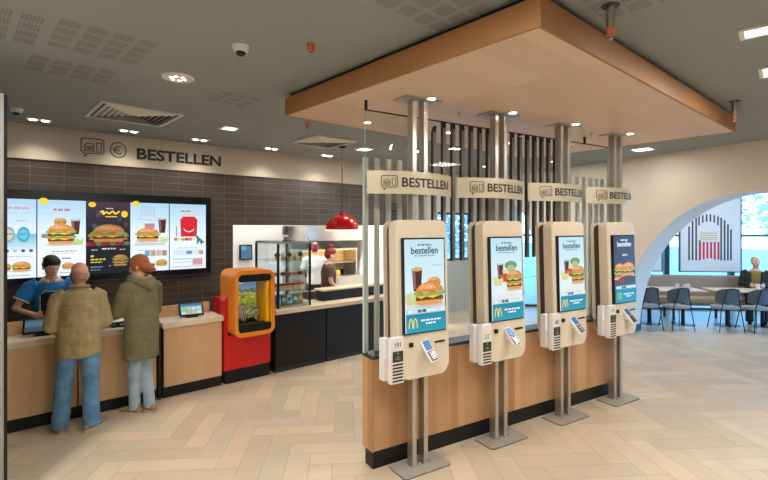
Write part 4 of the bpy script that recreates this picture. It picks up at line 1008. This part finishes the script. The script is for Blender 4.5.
def face(HX, parent, brow, lip=True):
    for s in (1, -1):
        MB().ell((s * .031, .083, .004), (.0115, .008, .0065), HX, 10, 8).build('eye', M['mug'], parent, smooth=60)
        MB().ell((s * .031, .0885, .004), (.006, .0045, .0055), HX, 8, 6).build('iris', M['eye'], parent, smooth=60)
        MB().limb([HX @ V((s * .016, .091, .022)), HX @ V((s * .046, .082, .024))], [.004, .003], 6).build('eyebrow', brow, parent)
    if lip: MB().ell((0, .0945, -.06), (.021, .006, .006), HX, 10, 6).build('lips', M['lips'], parent, smooth=60)
def torso_cloth(m, J, hem, rx, ry, rs, neck=.075, sleeve=1.0, rsl=(.078, .068, .055), f=1.0, chestk=1.0):
    lo = J['pelvis'].copy(); lo.z = hem
    pts = [lo] + ([J['pelvis']] if hem < J['pelvis'].z - .06 else []) + [J['waist'], J['chest'], J['upper'], J['upper'] * .4 + J['neck'] * .6]
    r = [(rx, ry)] + ([(rx, ry)] if hem < J['pelvis'].z - .06 else []) + [(rx * .98, ry * .97), (rs * chestk, ry * 1.02), (rs * .9, ry * .86), (neck, neck)]
    m.tube(pts, r, 20, side=(1, 0, 0))
    for s in 'rl':
        a, b, c = J['sh' + s], J['el' + s], J['wr' + s]
        pts = [a * .75 + J['upper'] * .25, a]; rr = [rsl[0] * 1.05, rsl[0]]
        if sleeve >= 1: pts += [a * .5 + b * .5, b, b * .45 + c * .55, c]; rr += [(rsl[0] + rsl[1]) / 2, rsl[1], (rsl[1] + rsl[2]) / 2, rsl[2]]
        else: pts += [a.lerp(b, sleeve)]; rr += [rsl[1]]
        m.tube(pts, rr, 14)
def trousers(J, mt, parent, rt=.098, rk=.07, rh=.07, top=None, fold=.02, hemz=.0, name='jeans'):
    m = MB(); tp = J['pelvis'].copy(); tp.z = top or J['pelvis'].z + .05
    m.limb([J['pelvis'] - V((0, 0, .07)), J['pelvis'], tp], [(.15, .115), (.178, .13), (.165, .122)], 18, side=(1, 0, 0))
    for s in 'rl':
        h, k, a = J['hip' + s], J['kn' + s], J['an' + s] + V((0, 0, hemz))
        m.tube([h, h * .5 + k * .5, k, k * .5 + a * .5, a - V((0, 0, .035))], [rt, rt * .86, rk, (rk + rh) / 2 * .98, rh], 14)
    return soft(m.build(name, mt, parent), .011, 4, fold)
def shoes(J, mt, parent, name='shoe', boot=0):
    for s in 'rl':
        a = J['an' + s]; t = V((J['toe' + s].x, J['toe' + s].y, 0)).normalized(); m = MB(); g = a.z - .085
        b = V((a.x, a.y, g))
        m.limb([b - t * .055 + V((0, 0, .045)), b + t * .05 + V((0, 0, .05)), b + t * .16 + V((0, 0, .036))], [(.037, .038), (.043, .04), (.04, .026)], 12, side=t.cross(V((0, 0, 1))))
        m.limb([b - t * .02 + V((0, 0, .05)), b - t * .01 + V((0, 0, .105 + boot))], [.044, .046], 12)
        o = soft(m.build(name, mt, parent), .009, 3)
        ms = MB(); n = 16; sd = t.cross(V((0, 0, 1))); pts = []
        for i in range(n):
            an = 2 * PI * i / n; pts.append(b + t * (.055 + .145 * math.cos(an)) + sd * (.046 * math.sin(an)))
        ms.add([p + V((0, 0, .002)) for p in pts] + [p + V((0, 0, .024)) for p in pts], [list(range(n)), list(range(2 * n - 1, n - 1, -1))] + [(i, (i + 1) % n, (i + 1) % n + n, i + n) for i in range(n)]); ms.build('sole', M['sole'], o)
def garment(name, m, mt, parent, voxel=.011, fold=.012, sm=5): return soft(m.build(name, mt, parent), voxel, sm, fold)

# man in the tan jacket, seen from behind at the long counter
P = thing('person', 'balding man in tan jacket and blue jeans standing at the oak counter, back turned', 'person', (.66, 5.47, 0), R(-4))
J = J0(pelvis=(0, -.0, .93), waist=(0, .0, 1.06), chest=(0, .02, 1.25), upper=(0, .035, 1.385), neck=(0, .06, 1.46), head=(.01, .09, 1.575),
       shr=(.168, .03, 1.36), shl=(-.168, .03, 1.36), elr=(.222, -.02, 1.09), wrr=(.19, .25, 1.02), ell=(-.225, .02, 1.08), wrl=(-.16, .27, 1.02),
       hipr=(.085, 0, .9), hipl=(-.085, 0, .9), knr=(.10, .02, .48), knl=(-.125, .06, .48), anr=(.105, .0, .085), anl=(-.155, .10, .085), toer=(.75, .65, 0), toel=(-.12, 1, 0), palmr=(0, 0, -1), palml=(0, 0, -1), curlr=.5, curll=.5)
HX = headmat(J, -12, 18)
b = body(J, HX, M['skin'], P); face(HX, P, M['hairgrey'])
m = MB()
for a in range(-150, 151, 12):
    r_ = R(a - 90); 
    for z, k in ((-.06, .9), (-.035, .95), (-.01, .97)): m.ell((.0735 * k * math.cos(r_), -.012 + .092 * k * math.sin(r_), z), (.0125, .0125, .016), HX, 6, 5)
m.v = [v for v in m.v]; soft(m.build('hair', M['hairgrey'], P), .008, 4)
m = MB(); torso_cloth(m, J, .77, .195, .155, .19, .088, 1.0, (.08, .078, .06)); garment('jacket', m, M['tan'], P, .011, .026)
m = MB(); n = 18
for i in range(n + 1):
    a = R(-130 - 280 * i / n + 180 + 90); 
m.tube([J['neck'] + V((.083 * math.cos(R(a)), -.02 + .075 * math.sin(R(a)), -.005 - .015 * math.sin(R(a)))) for a in range(120, 421, 20)], [.02] * 16, 8); garment('collar', m, M['tan'], P, .009, 0, 3)
# jacket seams: yoke across the shoulders and hem band
m = MB(); m.tube([V((x, J['chest'].y - .155 + .06 * (x / .17) ** 2, 1.30)) for x in (-.17, -.1, 0, .1, .17)], .004, 6); m.build('yoke_seam', M['parkafur'], P)
trousers(J, M['jeans'], P, .1, .078, .08); shoes(J, M['shoe'], P)

# woman in the olive parka
P = thing('person', 'red-haired woman in olive hooded parka and light jeans reaching to a tablet', 'person', (1.25, 5.57, 0), R(22))
J = J0(pelvis=(0, 0, .97), waist=(0, 0, 1.1), chest=(0, .01, 1.29), upper=(0, .015, 1.42), neck=(0, .03, 1.5), head=(0, .05, 1.625),
       shr=(.165, 0, 1.395), shl=(-.165, .01, 1.395), elr=(.215, .06, 1.12), wrr=(.1, .25, 1.02), ell=(-.215, .10, 1.13), wrl=(-.19, .33, 1.075),
       hipr=(.08, 0, .93), hipl=(-.08, 0, .93), knr=(.07, .03, .5), knl=(-.05, .05, .5), anr=(.075, -.04, .085), anl=(-.045, .05, .085), toer=(-.05, 1, 0), toel=(-.35, 1, 0), palmr=(0, 0, -1), palml=(0, 0, -1), curlr=.7, curll=.55)
HX = headmat(J, 35, 20)
body(J, HX, M['skin2'], P, female=True); face(HX, P, M['hairred'])
m = MB(); m.ell((0, -.022, .04), (.088, .105, .092), HX, 18, 12); m.ell((0, -.06, -.02), (.08, .07, .075), HX); m.ell((.0, -.105, -.055), (.054, .045, .055), HX)
for s in (1, -1): m.ell((s * .07, .01, .01), (.02, .045, .06), HX)
for i in range(24):
    r_ = random.Random(i); m.ell((r_.uniform(-.04, .04), -.115 + r_.uniform(-.03, .02), -.055 + r_.uniform(-.04, .04)), (.016, .016, .018), HX, 6, 5)
soft(m.build('hair', M['hairred'], P), .008, 2)
m = MB(); torso_cloth(m, J, .62, .182, .155, .178, .085, 1.0, (.08, .076, .058), f=.95); garment('parka', m, M['olive'], P, .011, .028)
m = MB(); m.tube([J['neck'] + V((.115 * math.cos(R(a)), -.025 + .105 * math.sin(R(a)), -.02 + .03 * math.sin(R(a)))) for a in range(100, 441, 20)], [.035 + .02 * (1 if 220 < a < 320 else 0) for a in range(100, 441, 20)], 10)
m.limb([J['neck'] + V((-.06, -.12, -.04)), J['neck'] + V((0, -.15, -.09)), J['neck'] + V((.06, -.12, -.04))], [.05, .065, .05], 12); garment('hood', m, M['olive'], P, .011, .014)
m = MB(); m.tube([J['neck'] + V((.088 * math.cos(R(a)), -.025 + .085 * math.sin(R(a)), .018 + .02 * math.sin(R(a)))) for a in range(110, 431, 20)], [.022] * 17, 8); garment('hood_lining', m, M['parkafur'], P, .009, .01)
for s in 'rl':
    m = MB(); m.tube([J['wr' + s] - (J['wr' + s] - J['el' + s]).normalized() * .03, J['wr' + s] + (J['wr' + s] - J['el' + s]).normalized() * .006], [.064, .062], 12); garment('cuff', m, M['olive'], P, .009, 0, 2)
trousers(J, M['jeanslt'], P, .088, .064, .058, fold=.012); shoes(J, M['shoet'], P, 'boot', -.03)

# cashier in the blue polo behind the counter
P = thing('person', 'dark-haired cashier in bright blue polo and black apron looking down behind the counter', 'person', (.53, 6.70, 0), R(176))
J = J0(waist=(0, .0, 1.08), chest=(0, .03, 1.27), upper=(0, .06, 1.40), neck=(0, .09, 1.47), head=(0, .13, 1.60), shr=(.19, .05, 1.375), shl=(-.19, .05, 1.375), elr=(.33, .10, 1.135), wrr=(.15, .30, 1.075), ell=(-.3, .12, 1.13), wrl=(-.1, .31, 1.07), palmr=(0, 0, -1), palml=(0, 0, -1), thumbr=(-.5, .5, .3), thumbl=(.5, .5, .3))
HX = headmat(J, 24, 26)
body(J, HX, M['skin2'], P); face(HX, P, M['hairblack'])
m = MB(); m.ell((0, -.022, .052), (.084, .1, .08), HX, 18, 12); m.ell((0, .04, .09), (.066, .05, .035), HX); m.ell((0, -.06, .0), (.074, .06, .07), HX)
for s in (1, -1): m.ell((s * .071, .0, .03), (.014, .03, .045), HX)
soft(m.build('hair', M['hairblack'], P), .008, 2)
m = MB(); torso_cloth(m, J, .9, .17, .135, .185, .078, .62, (.082, .086, .06)); garment('polo_shirt', m, M['polo'], P, .011, .012)
for s in 'rl':
    a, c = J['sh' + s], J['el' + s]; m = MB(); m.tube([a.lerp(c, .60), a.lerp(c, .655)], [.09, .09], 14); garment('sleeve_band', m, M['piping'], P, .008, 0, 2)
m = MB(); m.tube([J['neck'] + V((.075 * math.cos(R(a)), .0 + .068 * math.sin(R(a)), -.012 - .025 * math.sin(R(a)))) for a in range(110, 431, 20)], [.018] * 17, 8); garment('collar', m, M['mug'], P, .008, 0, 2)
def shield(z0, z1, x0, x1, y, slope, d=.012):
    """bib panel bent round the chest"""
    m = MB(); nx, nz = 12, 10; vs = []
    for k in (0, 1):
        for j in range(nz + 1):
            for i in range(nx + 1):
                x = x0 + (x1 - x0) * i / nx; z = z0 + (z1 + slope * (i / nx - .5) - z0) * j / nz; ce = J['pelvis'].lerp(J['upper'], max(0, min(1, (z - .93) / .47)))
                vs.append((x, ce.y + y - .06 * (x / .17) ** 2 + k * d, z))
    W = nx + 1; H = (nz + 1) * W; fs = []
    for j in range(nz):
        for i in range(nx):
            q = j * W + i; fs += [(q, q + 1, q + W + 1, q + W), (H + q + W, H + q + W + 1, H + q + 1, H + q)]
    for i in range(nx): fs += [(i, H + i, H + i + 1, i + 1), (nz * W + i, nz * W + i + 1, H + nz * W + i + 1, H + nz * W + i)]
    for j in range(nz): fs += [(j * W, (j + 1) * W, H + (j + 1) * W, H + j * W), (j * W + nx, H + j * W + nx, H + (j + 1) * W + nx, (j + 1) * W + nx)]
    return m.add(vs, fs)
ap = shield(.8, 1.31, -.17, .1, .142, -.04).build('apron', M['apron'], P, smooth=50)
m = MB(); m.tube([V((.105, J['chest'].y + .13, .85)), V((.105, J['chest'].y + .135, 1.27)), V((.07, J['chest'].y + .152, 1.325)), V((-.165, J['chest'].y + .11, 1.3))], .006, 6); m.build('apron_piping', M['piping'], ap)
trousers(J, M['black_cloth'], P, name='trousers'); shoes(J, M['black'], P)

# kitchen worker with wine-red bun
P = thing('person', 'kitchen worker with wine-red bun and brown shirt behind the black ledge', 'person', (4.45, 6.66, 0), R(-125))
J = J0(head=(0, .04, 1.575), neck=(0, .01, 1.46), upper=(0, 0, 1.38), chest=(0, 0, 1.25), shr=(.165, .02, 1.36), shl=(-.165, .0, 1.36), elr=(.2, .05, 1.12), wrr=(.16, .2, .98), ell=(-.215, -.02, 1.1), wrl=(-.2, .08, .92), palmr=(0, 0, -1))
HX = headmat(J, 15, 12)
body(J, HX, M['skin2'], P, female=True); face(HX, P, M['hairwine'])
m = MB(); m.ell((0, -.022, .045), (.084, .1, .086), HX, 18, 12); m.ell((0, -.05, .0), (.076, .07, .08), HX); m.ell((0, -.04, .15), (.05, .05, .045), HX); m.ell((0, .045, .08), (.06, .04, .03), HX)
soft(m.build('hair', M['hairwine'], P), .008, 2)
m = MB(); torso_cloth(m, J, .9, .165, .135, .17, .075, .6, (.075, .07, .06)); garment('uniform_shirt', m, M['brown'], P, .011, .012)
m = MB(); m.tube([J['neck'] + V((.072 * math.cos(R(a)), .066 * math.sin(R(a)), -.012 - .025 * math.sin(R(a)))) for a in range(110, 431, 20)], [.016] * 17, 8); garment('collar', m, M['piping'], P, .008, 0, 2)
trousers(J, M['black_cloth'], P, name='trousers'); shoes(J, M['black'], P)
# kitchen worker in white
P = thing('person', 'kitchen worker in white shirt with back turned at the rear of the kitchen', 'person', (4.95, 7.9, 0), R(-15))
J = J0(wrr=(.14, .26, 1.0), wrl=(-.14, .26, 1.0), elr=(.25, .03, 1.12), ell=(-.25, .03, 1.12), palmr=(0, 0, -1), palml=(0, 0, -1))
HX = headmat(J, -20, 15); body(J, HX, M['skin2'], P); face(HX, P, M['hairwine'])
m = MB(); m.ell((0, -.02, .05), (.084, .1, .084), HX); m.ell((0, -.05, .0), (.075, .065, .075), HX); soft(m.build('hair', M['hairwine'], P), .008, 2)
m = MB(); torso_cloth(m, J, .92, .175, .14, .19, .078, .6, (.08, .076, .06)); garment('white_shirt', m, M['tee'], P, .011, .012)
trousers(J, M['black_cloth'], P, name='trousers'); shoes(J, M['black'], P)

# ------------------------------------------------------------------ dining room beyond the arch
BP = Vector((12.37, 3.2, 0)); DN = -dn          # DN points from the bench into the dining room
def dpos(t, n, z=0): p = BP + dd * t + DN * n; return (p.x, p.y, z)
RZ = R(-48)                                     # local x along the bench, -y towards the room
bt = thing('bench', 'long taupe upholstered bench with tan seat in front of the windows', 'bench', dpos(0, 0), RZ)
RB(-3.2, 2.6, -.12, 0, .42, .97, .03).build('backrest', M['benchback'], bt); RB(-3.2, 2.6, -.56, -.125, .40, .5, .025).build('seat_cushion', M['benchseat'], bt); B(-3.18, 2.58, -.54, -.02, .34, .398).build('seat_rail', M['benchback'], bt)
for x in (-3.0, -1.9, -.8, .3, 1.4, 2.4):
    B(x - .02, x + .02, -.5, -.46, 0, .339).build('leg', M['wire'], bt); B(x - .02, x + .02, -.08, -.04, 0, .339).build('leg', M['wire'], bt)
def table(t, n, label):
    q = thing('dining_table', label, 'table', dpos(t, n), RZ, 'dining tables'); RB(-.33, .33, -.33, .33, .725, .75, .008).build('tabletop', M['tabletop'], q); MB().tube([(0, 0, .015), (0, 0, .724)], .035, 14).build('pedestal', M['wire'], q); MB().lathe([(.23, .001), (.23, .008), (.05, .0145)], 28).build('foot_plate', M['wire'], q)
table(-.79, .86, 'pale dining table with a tray on it, seen just inside the arch'); table(.08, .86, 'pale dining table under the striped wall panel, left of the seated man'); table(.76, .86, 'pale dining table at which the man with the white mug sits'); table(-1.47, .86, 'pale dining table half hidden by the edge of the arch')
def chair(t, n, rz, label):
    q = thing('dining_chair', label, 'chair', dpos(t, n), RZ + R(rz), 'dining chairs')
    # sits facing +y (towards the bench); backrest towards -y
    m = MB(); nx = 14; vs = []
    for k in (0, 1):
        for j in range(5):
            for i in range(nx + 1):
                a = -1.15 + 2.3 * i / nx; r = .235 - .014 * k; h = .30 * (1 - abs(a / 1.15) ** 3 * .35)
                z = .56 + (1 - h / .30) * .05 + h * j / 4; lean = .05 * j / 4
                vs.append((r * math.sin(a), .02 - (r + lean) * math.cos(a), z))
    W = nx + 1; H = 5 * W; fs = []
    for j in range(4):
        for i in range(nx): z = j * W + i; fs += [(z, z + 1, z + W + 1, z + W), (H + z + W, H + z + W + 1, H + z + 1, H + z)]
    for i in range(nx): fs += [(i, H + i, H + i + 1, i + 1), (4 * W + i, 4 * W + i + 1, H + 4 * W + i + 1, H + 4 * W + i)]
    for j in range(4): fs += [(j * W, (j + 1) * W, H + (j + 1) * W, H + j * W), (j * W + nx, H + j * W + nx, H + (j + 1) * W + nx, (j + 1) * W + nx)]
    m.add(vs, fs).build('backrest', M['seatgrey'], q, smooth=60)
    m = MB(); n_ = 28; pts = [(.23 * math.copysign(abs(math.cos(2 * PI * i / n_)) ** .7, math.cos(2 * PI * i / n_)), .22 * math.copysign(abs(math.sin(2 * PI * i / n_)) ** .7, math.sin(2 * PI * i / n_))) for i in range(n_)]
    m.add([(x, y, .445) for x, y in pts] + [(x, y, .475) for x, y in pts] + [(x * .93, y * .93, .485) for x, y in pts], [list(range(n_ - 1, -1, -1)), list(range(2 * n_, 3 * n_))] + [(r * n_ + i, r * n_ + (i + 1) % n_, (r + 1) * n_ + (i + 1) % n_, (r + 1) * n_ + i) for r in range(2) for i in range(n_)]); m.build('seat', M['seatpad'], q, smooth=40)
    for s in (1, -1):
        MB().tube([(s * .22, -.27, .001), (s * .17, -.225, .45), (s * .09, -.275, .84)], .009, 8).build('leg', M['wire'], q); MB().tube([(s * .21, .24, .001), (s * .16, .17, .444)], .009, 8).build('leg', M['wire'], q)
    MB().tube([(-.09, -.275, .84), (-.04, -.278, .862), (.04, -.278, .862), (.09, -.275, .84)], .009, 8).build('back_hoop', M['wire'], q)
    return q
chair(-1.2, 1.42, 4, 'slate shell chair nearest the arch, in front of the tray table'); chair(-.27, 1.40, -4, 'slate shell chair under the striped wall panel'); chair(.27, 1.42, 6, 'slate shell chair across the table from the seated man'); chair(-1.75, 1.38, 0, 'slate shell chair half hidden by the edge of the arch')
# tray with cups
q = thing('serving_tray', 'pale red serving tray on the table just inside the arch', 'tray', dpos(-.79, .86, .751), RZ); RB(-.2, .2, -.14, .14, 0, .012, .004).build('tray_base', mat('tray_red', (190, 110, 104), .5), q); m = MB(); ring(m, rr_poly(-.21, .21, -.15, .15, .04), rr_poly(-.2, .2, -.14, .14, .035), 0, .025); m.warp(lambda a, b, c: (a, c, b)).build('tray_rim', M['mug'], q)
for i, (x, y, n) in enumerate(((-.1, .02, 'left'), (.02, -.04, 'middle'), (.12, .03, 'right'))):
    p = DX.to_3x3() @ Vector((x, y, 0)); c = dpos(-.79, .86, .7635); o = MB().lathe([(.028, 0), (.04, .085), (.036, .085), (.025, .006)], 18).build('paper_cup', M['mug'], loc=(c[0] + p.x, c[1] + p.y, c[2])); MB().lathe([(.0295, .0255), (.0385, .0625), (.0335, .0625), (.0295, .03)], 18).build('cup_sleeve', M['leaflet'], o); tag(o, 'white paper cup, the ' + n + ' of three on the serving tray', 'cup', 'cups on the tray')
# hanging panels with the striped arch design
def artpanel(t, label):
    q = thing('art_panel', label, 'panel', dpos(t, -.14, 1.04), RZ); w = 1.3; h = 1.85
    B(-w / 2, w / 2, 0, .04, 0, h).build('board', M['white'], q); m = MB()
    for a in ((-w / 2 - .02, -w / 2, 0, h), (w / 2, w / 2 + .02, 0, h)): m.box(a[0], a[1], -.01, .05, a[2], a[3])
    m.box(-w / 2 - .02, w / 2 + .02, -.01, .05, -.02, -.0005); m.box(-w / 2 - .02, w / 2 + .02, -.01, .05, h + .0005, h + .02); m.build('frame', M['black'], q)
    for x in (-.5, .5):
        MB().tube([(x, .02, h + .021), (x, .02, CE - 1.041)], .006, 6).build('hanger', M['steel'], q); 
    p = Pic(); p.rect(-w / 2, 0, w / 2, h, (216, 220, 226)); S = .0233; X = lambda px: (px - 714) * S; Z = lambda py: (271 - py) * S
    for i, px in enumerate((694.3, 697.6, 700.9, 704.2)): p.rect(X(px) - .018, Z(260), X(px) + .018, Z((226, 220.5, 217.5, 236)[i]) if i < 3 else Z(240), (36, 44, 52))
    for i, px in enumerate((724, 727.2, 730.2, 733)): p.rect(X(px) - .018, Z(260), X(px) + .018, Z((217.5, 220, 224, 229)[i]), (36, 44, 52))
    for i in range(6): p.rect(X(703.6 + 3.5 * i) - .017, Z((225, 222.5, 221.5, 221.5, 222.5, 225)[i]), X(703.6 + 3.5 * i) + .017, Z((216, 214.8, 214, 214, 214.8, 216)[i]), (36, 44, 52))
    for i in range(6): p.rect(X(704.5 + 3.4 * i) - .022, Z(259 - (1 if i in (2, 3) else 0)), X(704.5 + 3.4 * i) + .022, Z(241.5), (206, 40, 62))
    for i in range(4): p.rect(X(704.5), Z(239.8 - 2.2 * i), X(720.5), Z(238.9 - 2.2 * i), (206, 170, 70))
    p.build('printed_arch', M['print'], q, loc=(0, -.0005, 0)); return q
artpanel(.29, 'hanging white panel with black striped arch and red bars, beside the seated man'); artpanel(-1.42, 'hanging white panel with striped arch, mostly hidden by the edge of the arch opening')

for i, t_ in enumerate((-1.9, .1, 2.1)):
    p = dpos(t_, 1.3); panel_light(p[0], p[1], .3, .3, -48, ('leftmost', 'middle', 'rightmost')[i] + ' of the added panel lights over the dining tables', 22)  # unseen panels, put in to raise the light in the dining room
# seated man with mug
P = thing('person', 'seated man in dark jacket and mustard sweater holding a white mug', 'person', dpos(.94, .36), RZ + PI - R(28))
J = J0(pelvis=(0, 0, .6), waist=(0, .0, .74), chest=(0, .02, .94), upper=(0, .03, 1.08), neck=(0, .04, 1.16), head=(0, .06, 1.30), shr=(.19, .02, 1.06), shl=(-.19, .02, 1.06), elr=(.25, .1, .82), wrr=(.1, .33, .815), ell=(-.25, .08, .82), wrl=(-.12, .33, .815),
       hipr=(.1, .02, .58), hipl=(-.1, .02, .58), knr=(.13, .42, .53), knl=(-.13, .42, .53), anr=(.13, .48, .085), anl=(-.12, .40, .085), palmr=(-1, 0, 0), palml=(1, 0, 0), thumbr=(0, .2, 1), thumbl=(0, .2, 1), hdr=V((-.15, 1, .1)), hdl=V((.15, 1, .1)))
HX = headmat(J, 22, 6)
body(J, HX, M['skin2'], P); face(HX, P, M['hairgrey'])
m = MB(); m.ell((0, -.03, .045), (.08, .092, .078), HX); m.ell((0, -.05, .0), (.076, .065, .07), HX); soft(m.build('hair', M['hairgrey'], P), .008, 2)
m = MB(); torso_cloth(m, J, .56, .165, .13, .175, .075, .3, (.07, .065, .05)); garment('sweater', m, M['mustard'], P, .011, .008)
m = MB()
for s in (1, -1): m.tube([V((s * .12, -.01, .56)), V((s * .125, 0, .74)), V((s * .125, .01, .94)), V((s * .10, .02, 1.09))], [(.085, .16), (.085, .155), (.085, .155), (.06, .11)], 14, side=(1, 0, 0))
m.tube([V((0, -.06, .56)), V((0, -.05, .94)), V((0, -.02, 1.1))], [(.17, .09), (.17, .09), (.1, .07)], 16, side=(1, 0, 0))
for s in 'rl': m.tube([J['sh' + s] * .8 + J['upper'] * .2, J['sh' + s], J['el' + s], J['wr' + s]], [.085, .082, .07, .056], 14)
garment('jacket', m, M['black_cloth'], P, .011, .014)
trousers(J, M['black_cloth'], P, name='trousers'); shoes(J, M['black'], P)
p_ = Matrix.Rotation(RZ + PI - R(28), 3, 'Z') @ Vector((-.01, .425, 0)); c = dpos(.94, .36, .752)
q = thing('mug', 'white mug in the hands of the seated man', 'mug', (c[0] + p_.x, c[1] + p_.y, .752)); MB().lathe([(.038, 0), (.042, .01), (.042, .11), (.037, .11), (.036, .012), (.001, .011)], 24).build('cup', M['mug'], q, smooth=40); MB().tube([(.041, 0, .025), (.07, 0, .04), (.07, 0, .075), (.041, 0, .09)], .006, 8).build('handle', M['mug'], q)

# pale trees outside the dining windows
for i, (t_, n_, h, lab) in enumerate(((-5.5, -9, 3.2, 'pale broad tree outside, seen through the far left windows'), (3.2, -12, 3.6, 'pale tree outside, seen left of the striped panel'), (9.3, -11, 4.8, 'pale bushy tree outside, seen above the seated man'))):
    p = dpos(t_, n_); q = thing('garden_tree', lab, 'tree', (p[0], p[1], -.13)); rr = random.Random(i + 50)
    MB().tube([(0, 0, 0), (.1, 0, h * .35), (0, .1, h * .6)], [.14, .11, .07], 10).build('trunk', M['bark'], q); m = MB()
    for k in range(900):
        a, b = rr.uniform(0, 2 * PI), math.acos(rr.uniform(-1, 1)); r = (rr.random() ** .4) * h * .38
        c = V((math.cos(a) * math.sin(b) * r * 1.2, math.sin(a) * math.sin(b) * r * 1.2, h * .65 + math.cos(b) * r)); X = Matrix.Translation(c) @ Matrix.Rotation(rr.uniform(0, 6), 4, 'Z') @ Matrix.Rotation(rr.uniform(0, 3), 4, 'X'); s = rr.uniform(.08, .17)
        m.add([(-s, 0, 0), (0, -s * .5, .02), (s, 0, 0), (0, s * .5, .02)], [(0, 1, 2, 3)], X)
    m.build('foliage', M['foliage'], q)

# ------------------------------------------------------------------ light
for x, y, pw in ((3.6, 7.8, 80), (5.2, 8.4, 150), (6.2, 8.2, 130)):
    if pw:
        t = thing('kitchen_strip_light', 'kitchen strip light over the ' + ('white panel' if x < 4 else ('rack' if x < 6 else 'extractor hood')), 'light', (x, y, CE)); B(-.5, .5, -.07, .07, -.03, -.0005).build('housing', M['smoke'], t); B(-.48, .48, -.06, .06, -.036, -.0305).build('diffuser', M['panel'], t)
        area('kitchen_lamp', (x, y, CE - .05), .9, .12, pw, (1, .96, .9))
l = bpy.data.lights.new('pendant_bulb', 'POINT'); l.energy = 12; l.color = (1, .85, .65); l.shadow_soft_size = .05; o = bpy.data.objects.new('pendant_bulb', l); COL.objects.link(o); o.location = (4.27, 6.0, 2.06)
wd = bpy.data.worlds.new('daylight'); SC.world = wd; wd.use_nodes = True; nt = wd.node_tree; bg = nt.nodes['Background']
tc = nt.nodes.new('ShaderNodeTexCoord'); sx = nt.nodes.new('ShaderNodeSeparateXYZ'); cr = nt.nodes.new('ShaderNodeValToRGB')
nt.links.new(tc.outputs['Generated'], sx.inputs[0]); nt.links.new(sx.outputs['Z'], cr.inputs[0]); nt.links.new(cr.outputs[0], bg.inputs['Color'])
cr.color_ramp.elements[0].color = lin((150, 208, 250)); cr.color_ramp.elements[1].position = .7; cr.color_ramp.elements[1].color = lin((56, 136, 240))
bg.inputs['Strength'].default_value = 9
for i in range(10):
    l = bpy.data.lights.new('window_portal', 'AREA'); l.shape = 'RECTANGLE'; l.size = 1.38; l.size_y = 2.9; l.cycles.is_portal = True
    o = bpy.data.objects.new('window_portal', l); COL.objects.link(o); z = DX @ Vector((-5.0 + 1.5 * i + .75, .2, 1.5)); o.location = z; o.rotation_euler = Vector((-dn.x, -dn.y, 0)).to_track_quat('-Z', 'Z').to_euler()
l = bpy.data.lights.new('window_portal', 'AREA'); l.shape = 'RECTANGLE'; l.size = 11; l.size_y = 2.9; l.cycles.is_portal = True
o = bpy.data.objects.new('window_portal', l); COL.objects.link(o); o.location = (13.6, -4.4, 1.5); o.rotation_euler = (R(90), 0, 0)
l = bpy.data.lights.new('window_portal', 'AREA'); l.shape = 'RECTANGLE'; l.size = 1.2; l.size_y = 1.1; l.cycles.is_portal = True
o = bpy.data.objects.new('window_portal', l); COL.objects.link(o); o.location = (8.65, BY + .2, 1.84); o.rotation_euler = (R(-90), 0, 0)

SC.view_settings.view_transform = 'Standard'; SC.view_settings.look = 'None'; SC.view_settings.gamma = 1; SC.view_settings.use_curve_mapping = False
SC.view_settings.exposure = -.12
SC.cycles.max_bounces = 8; SC.cycles.transparent_max_bounces = 16; SC.cycles.sample_clamp_indirect = 6
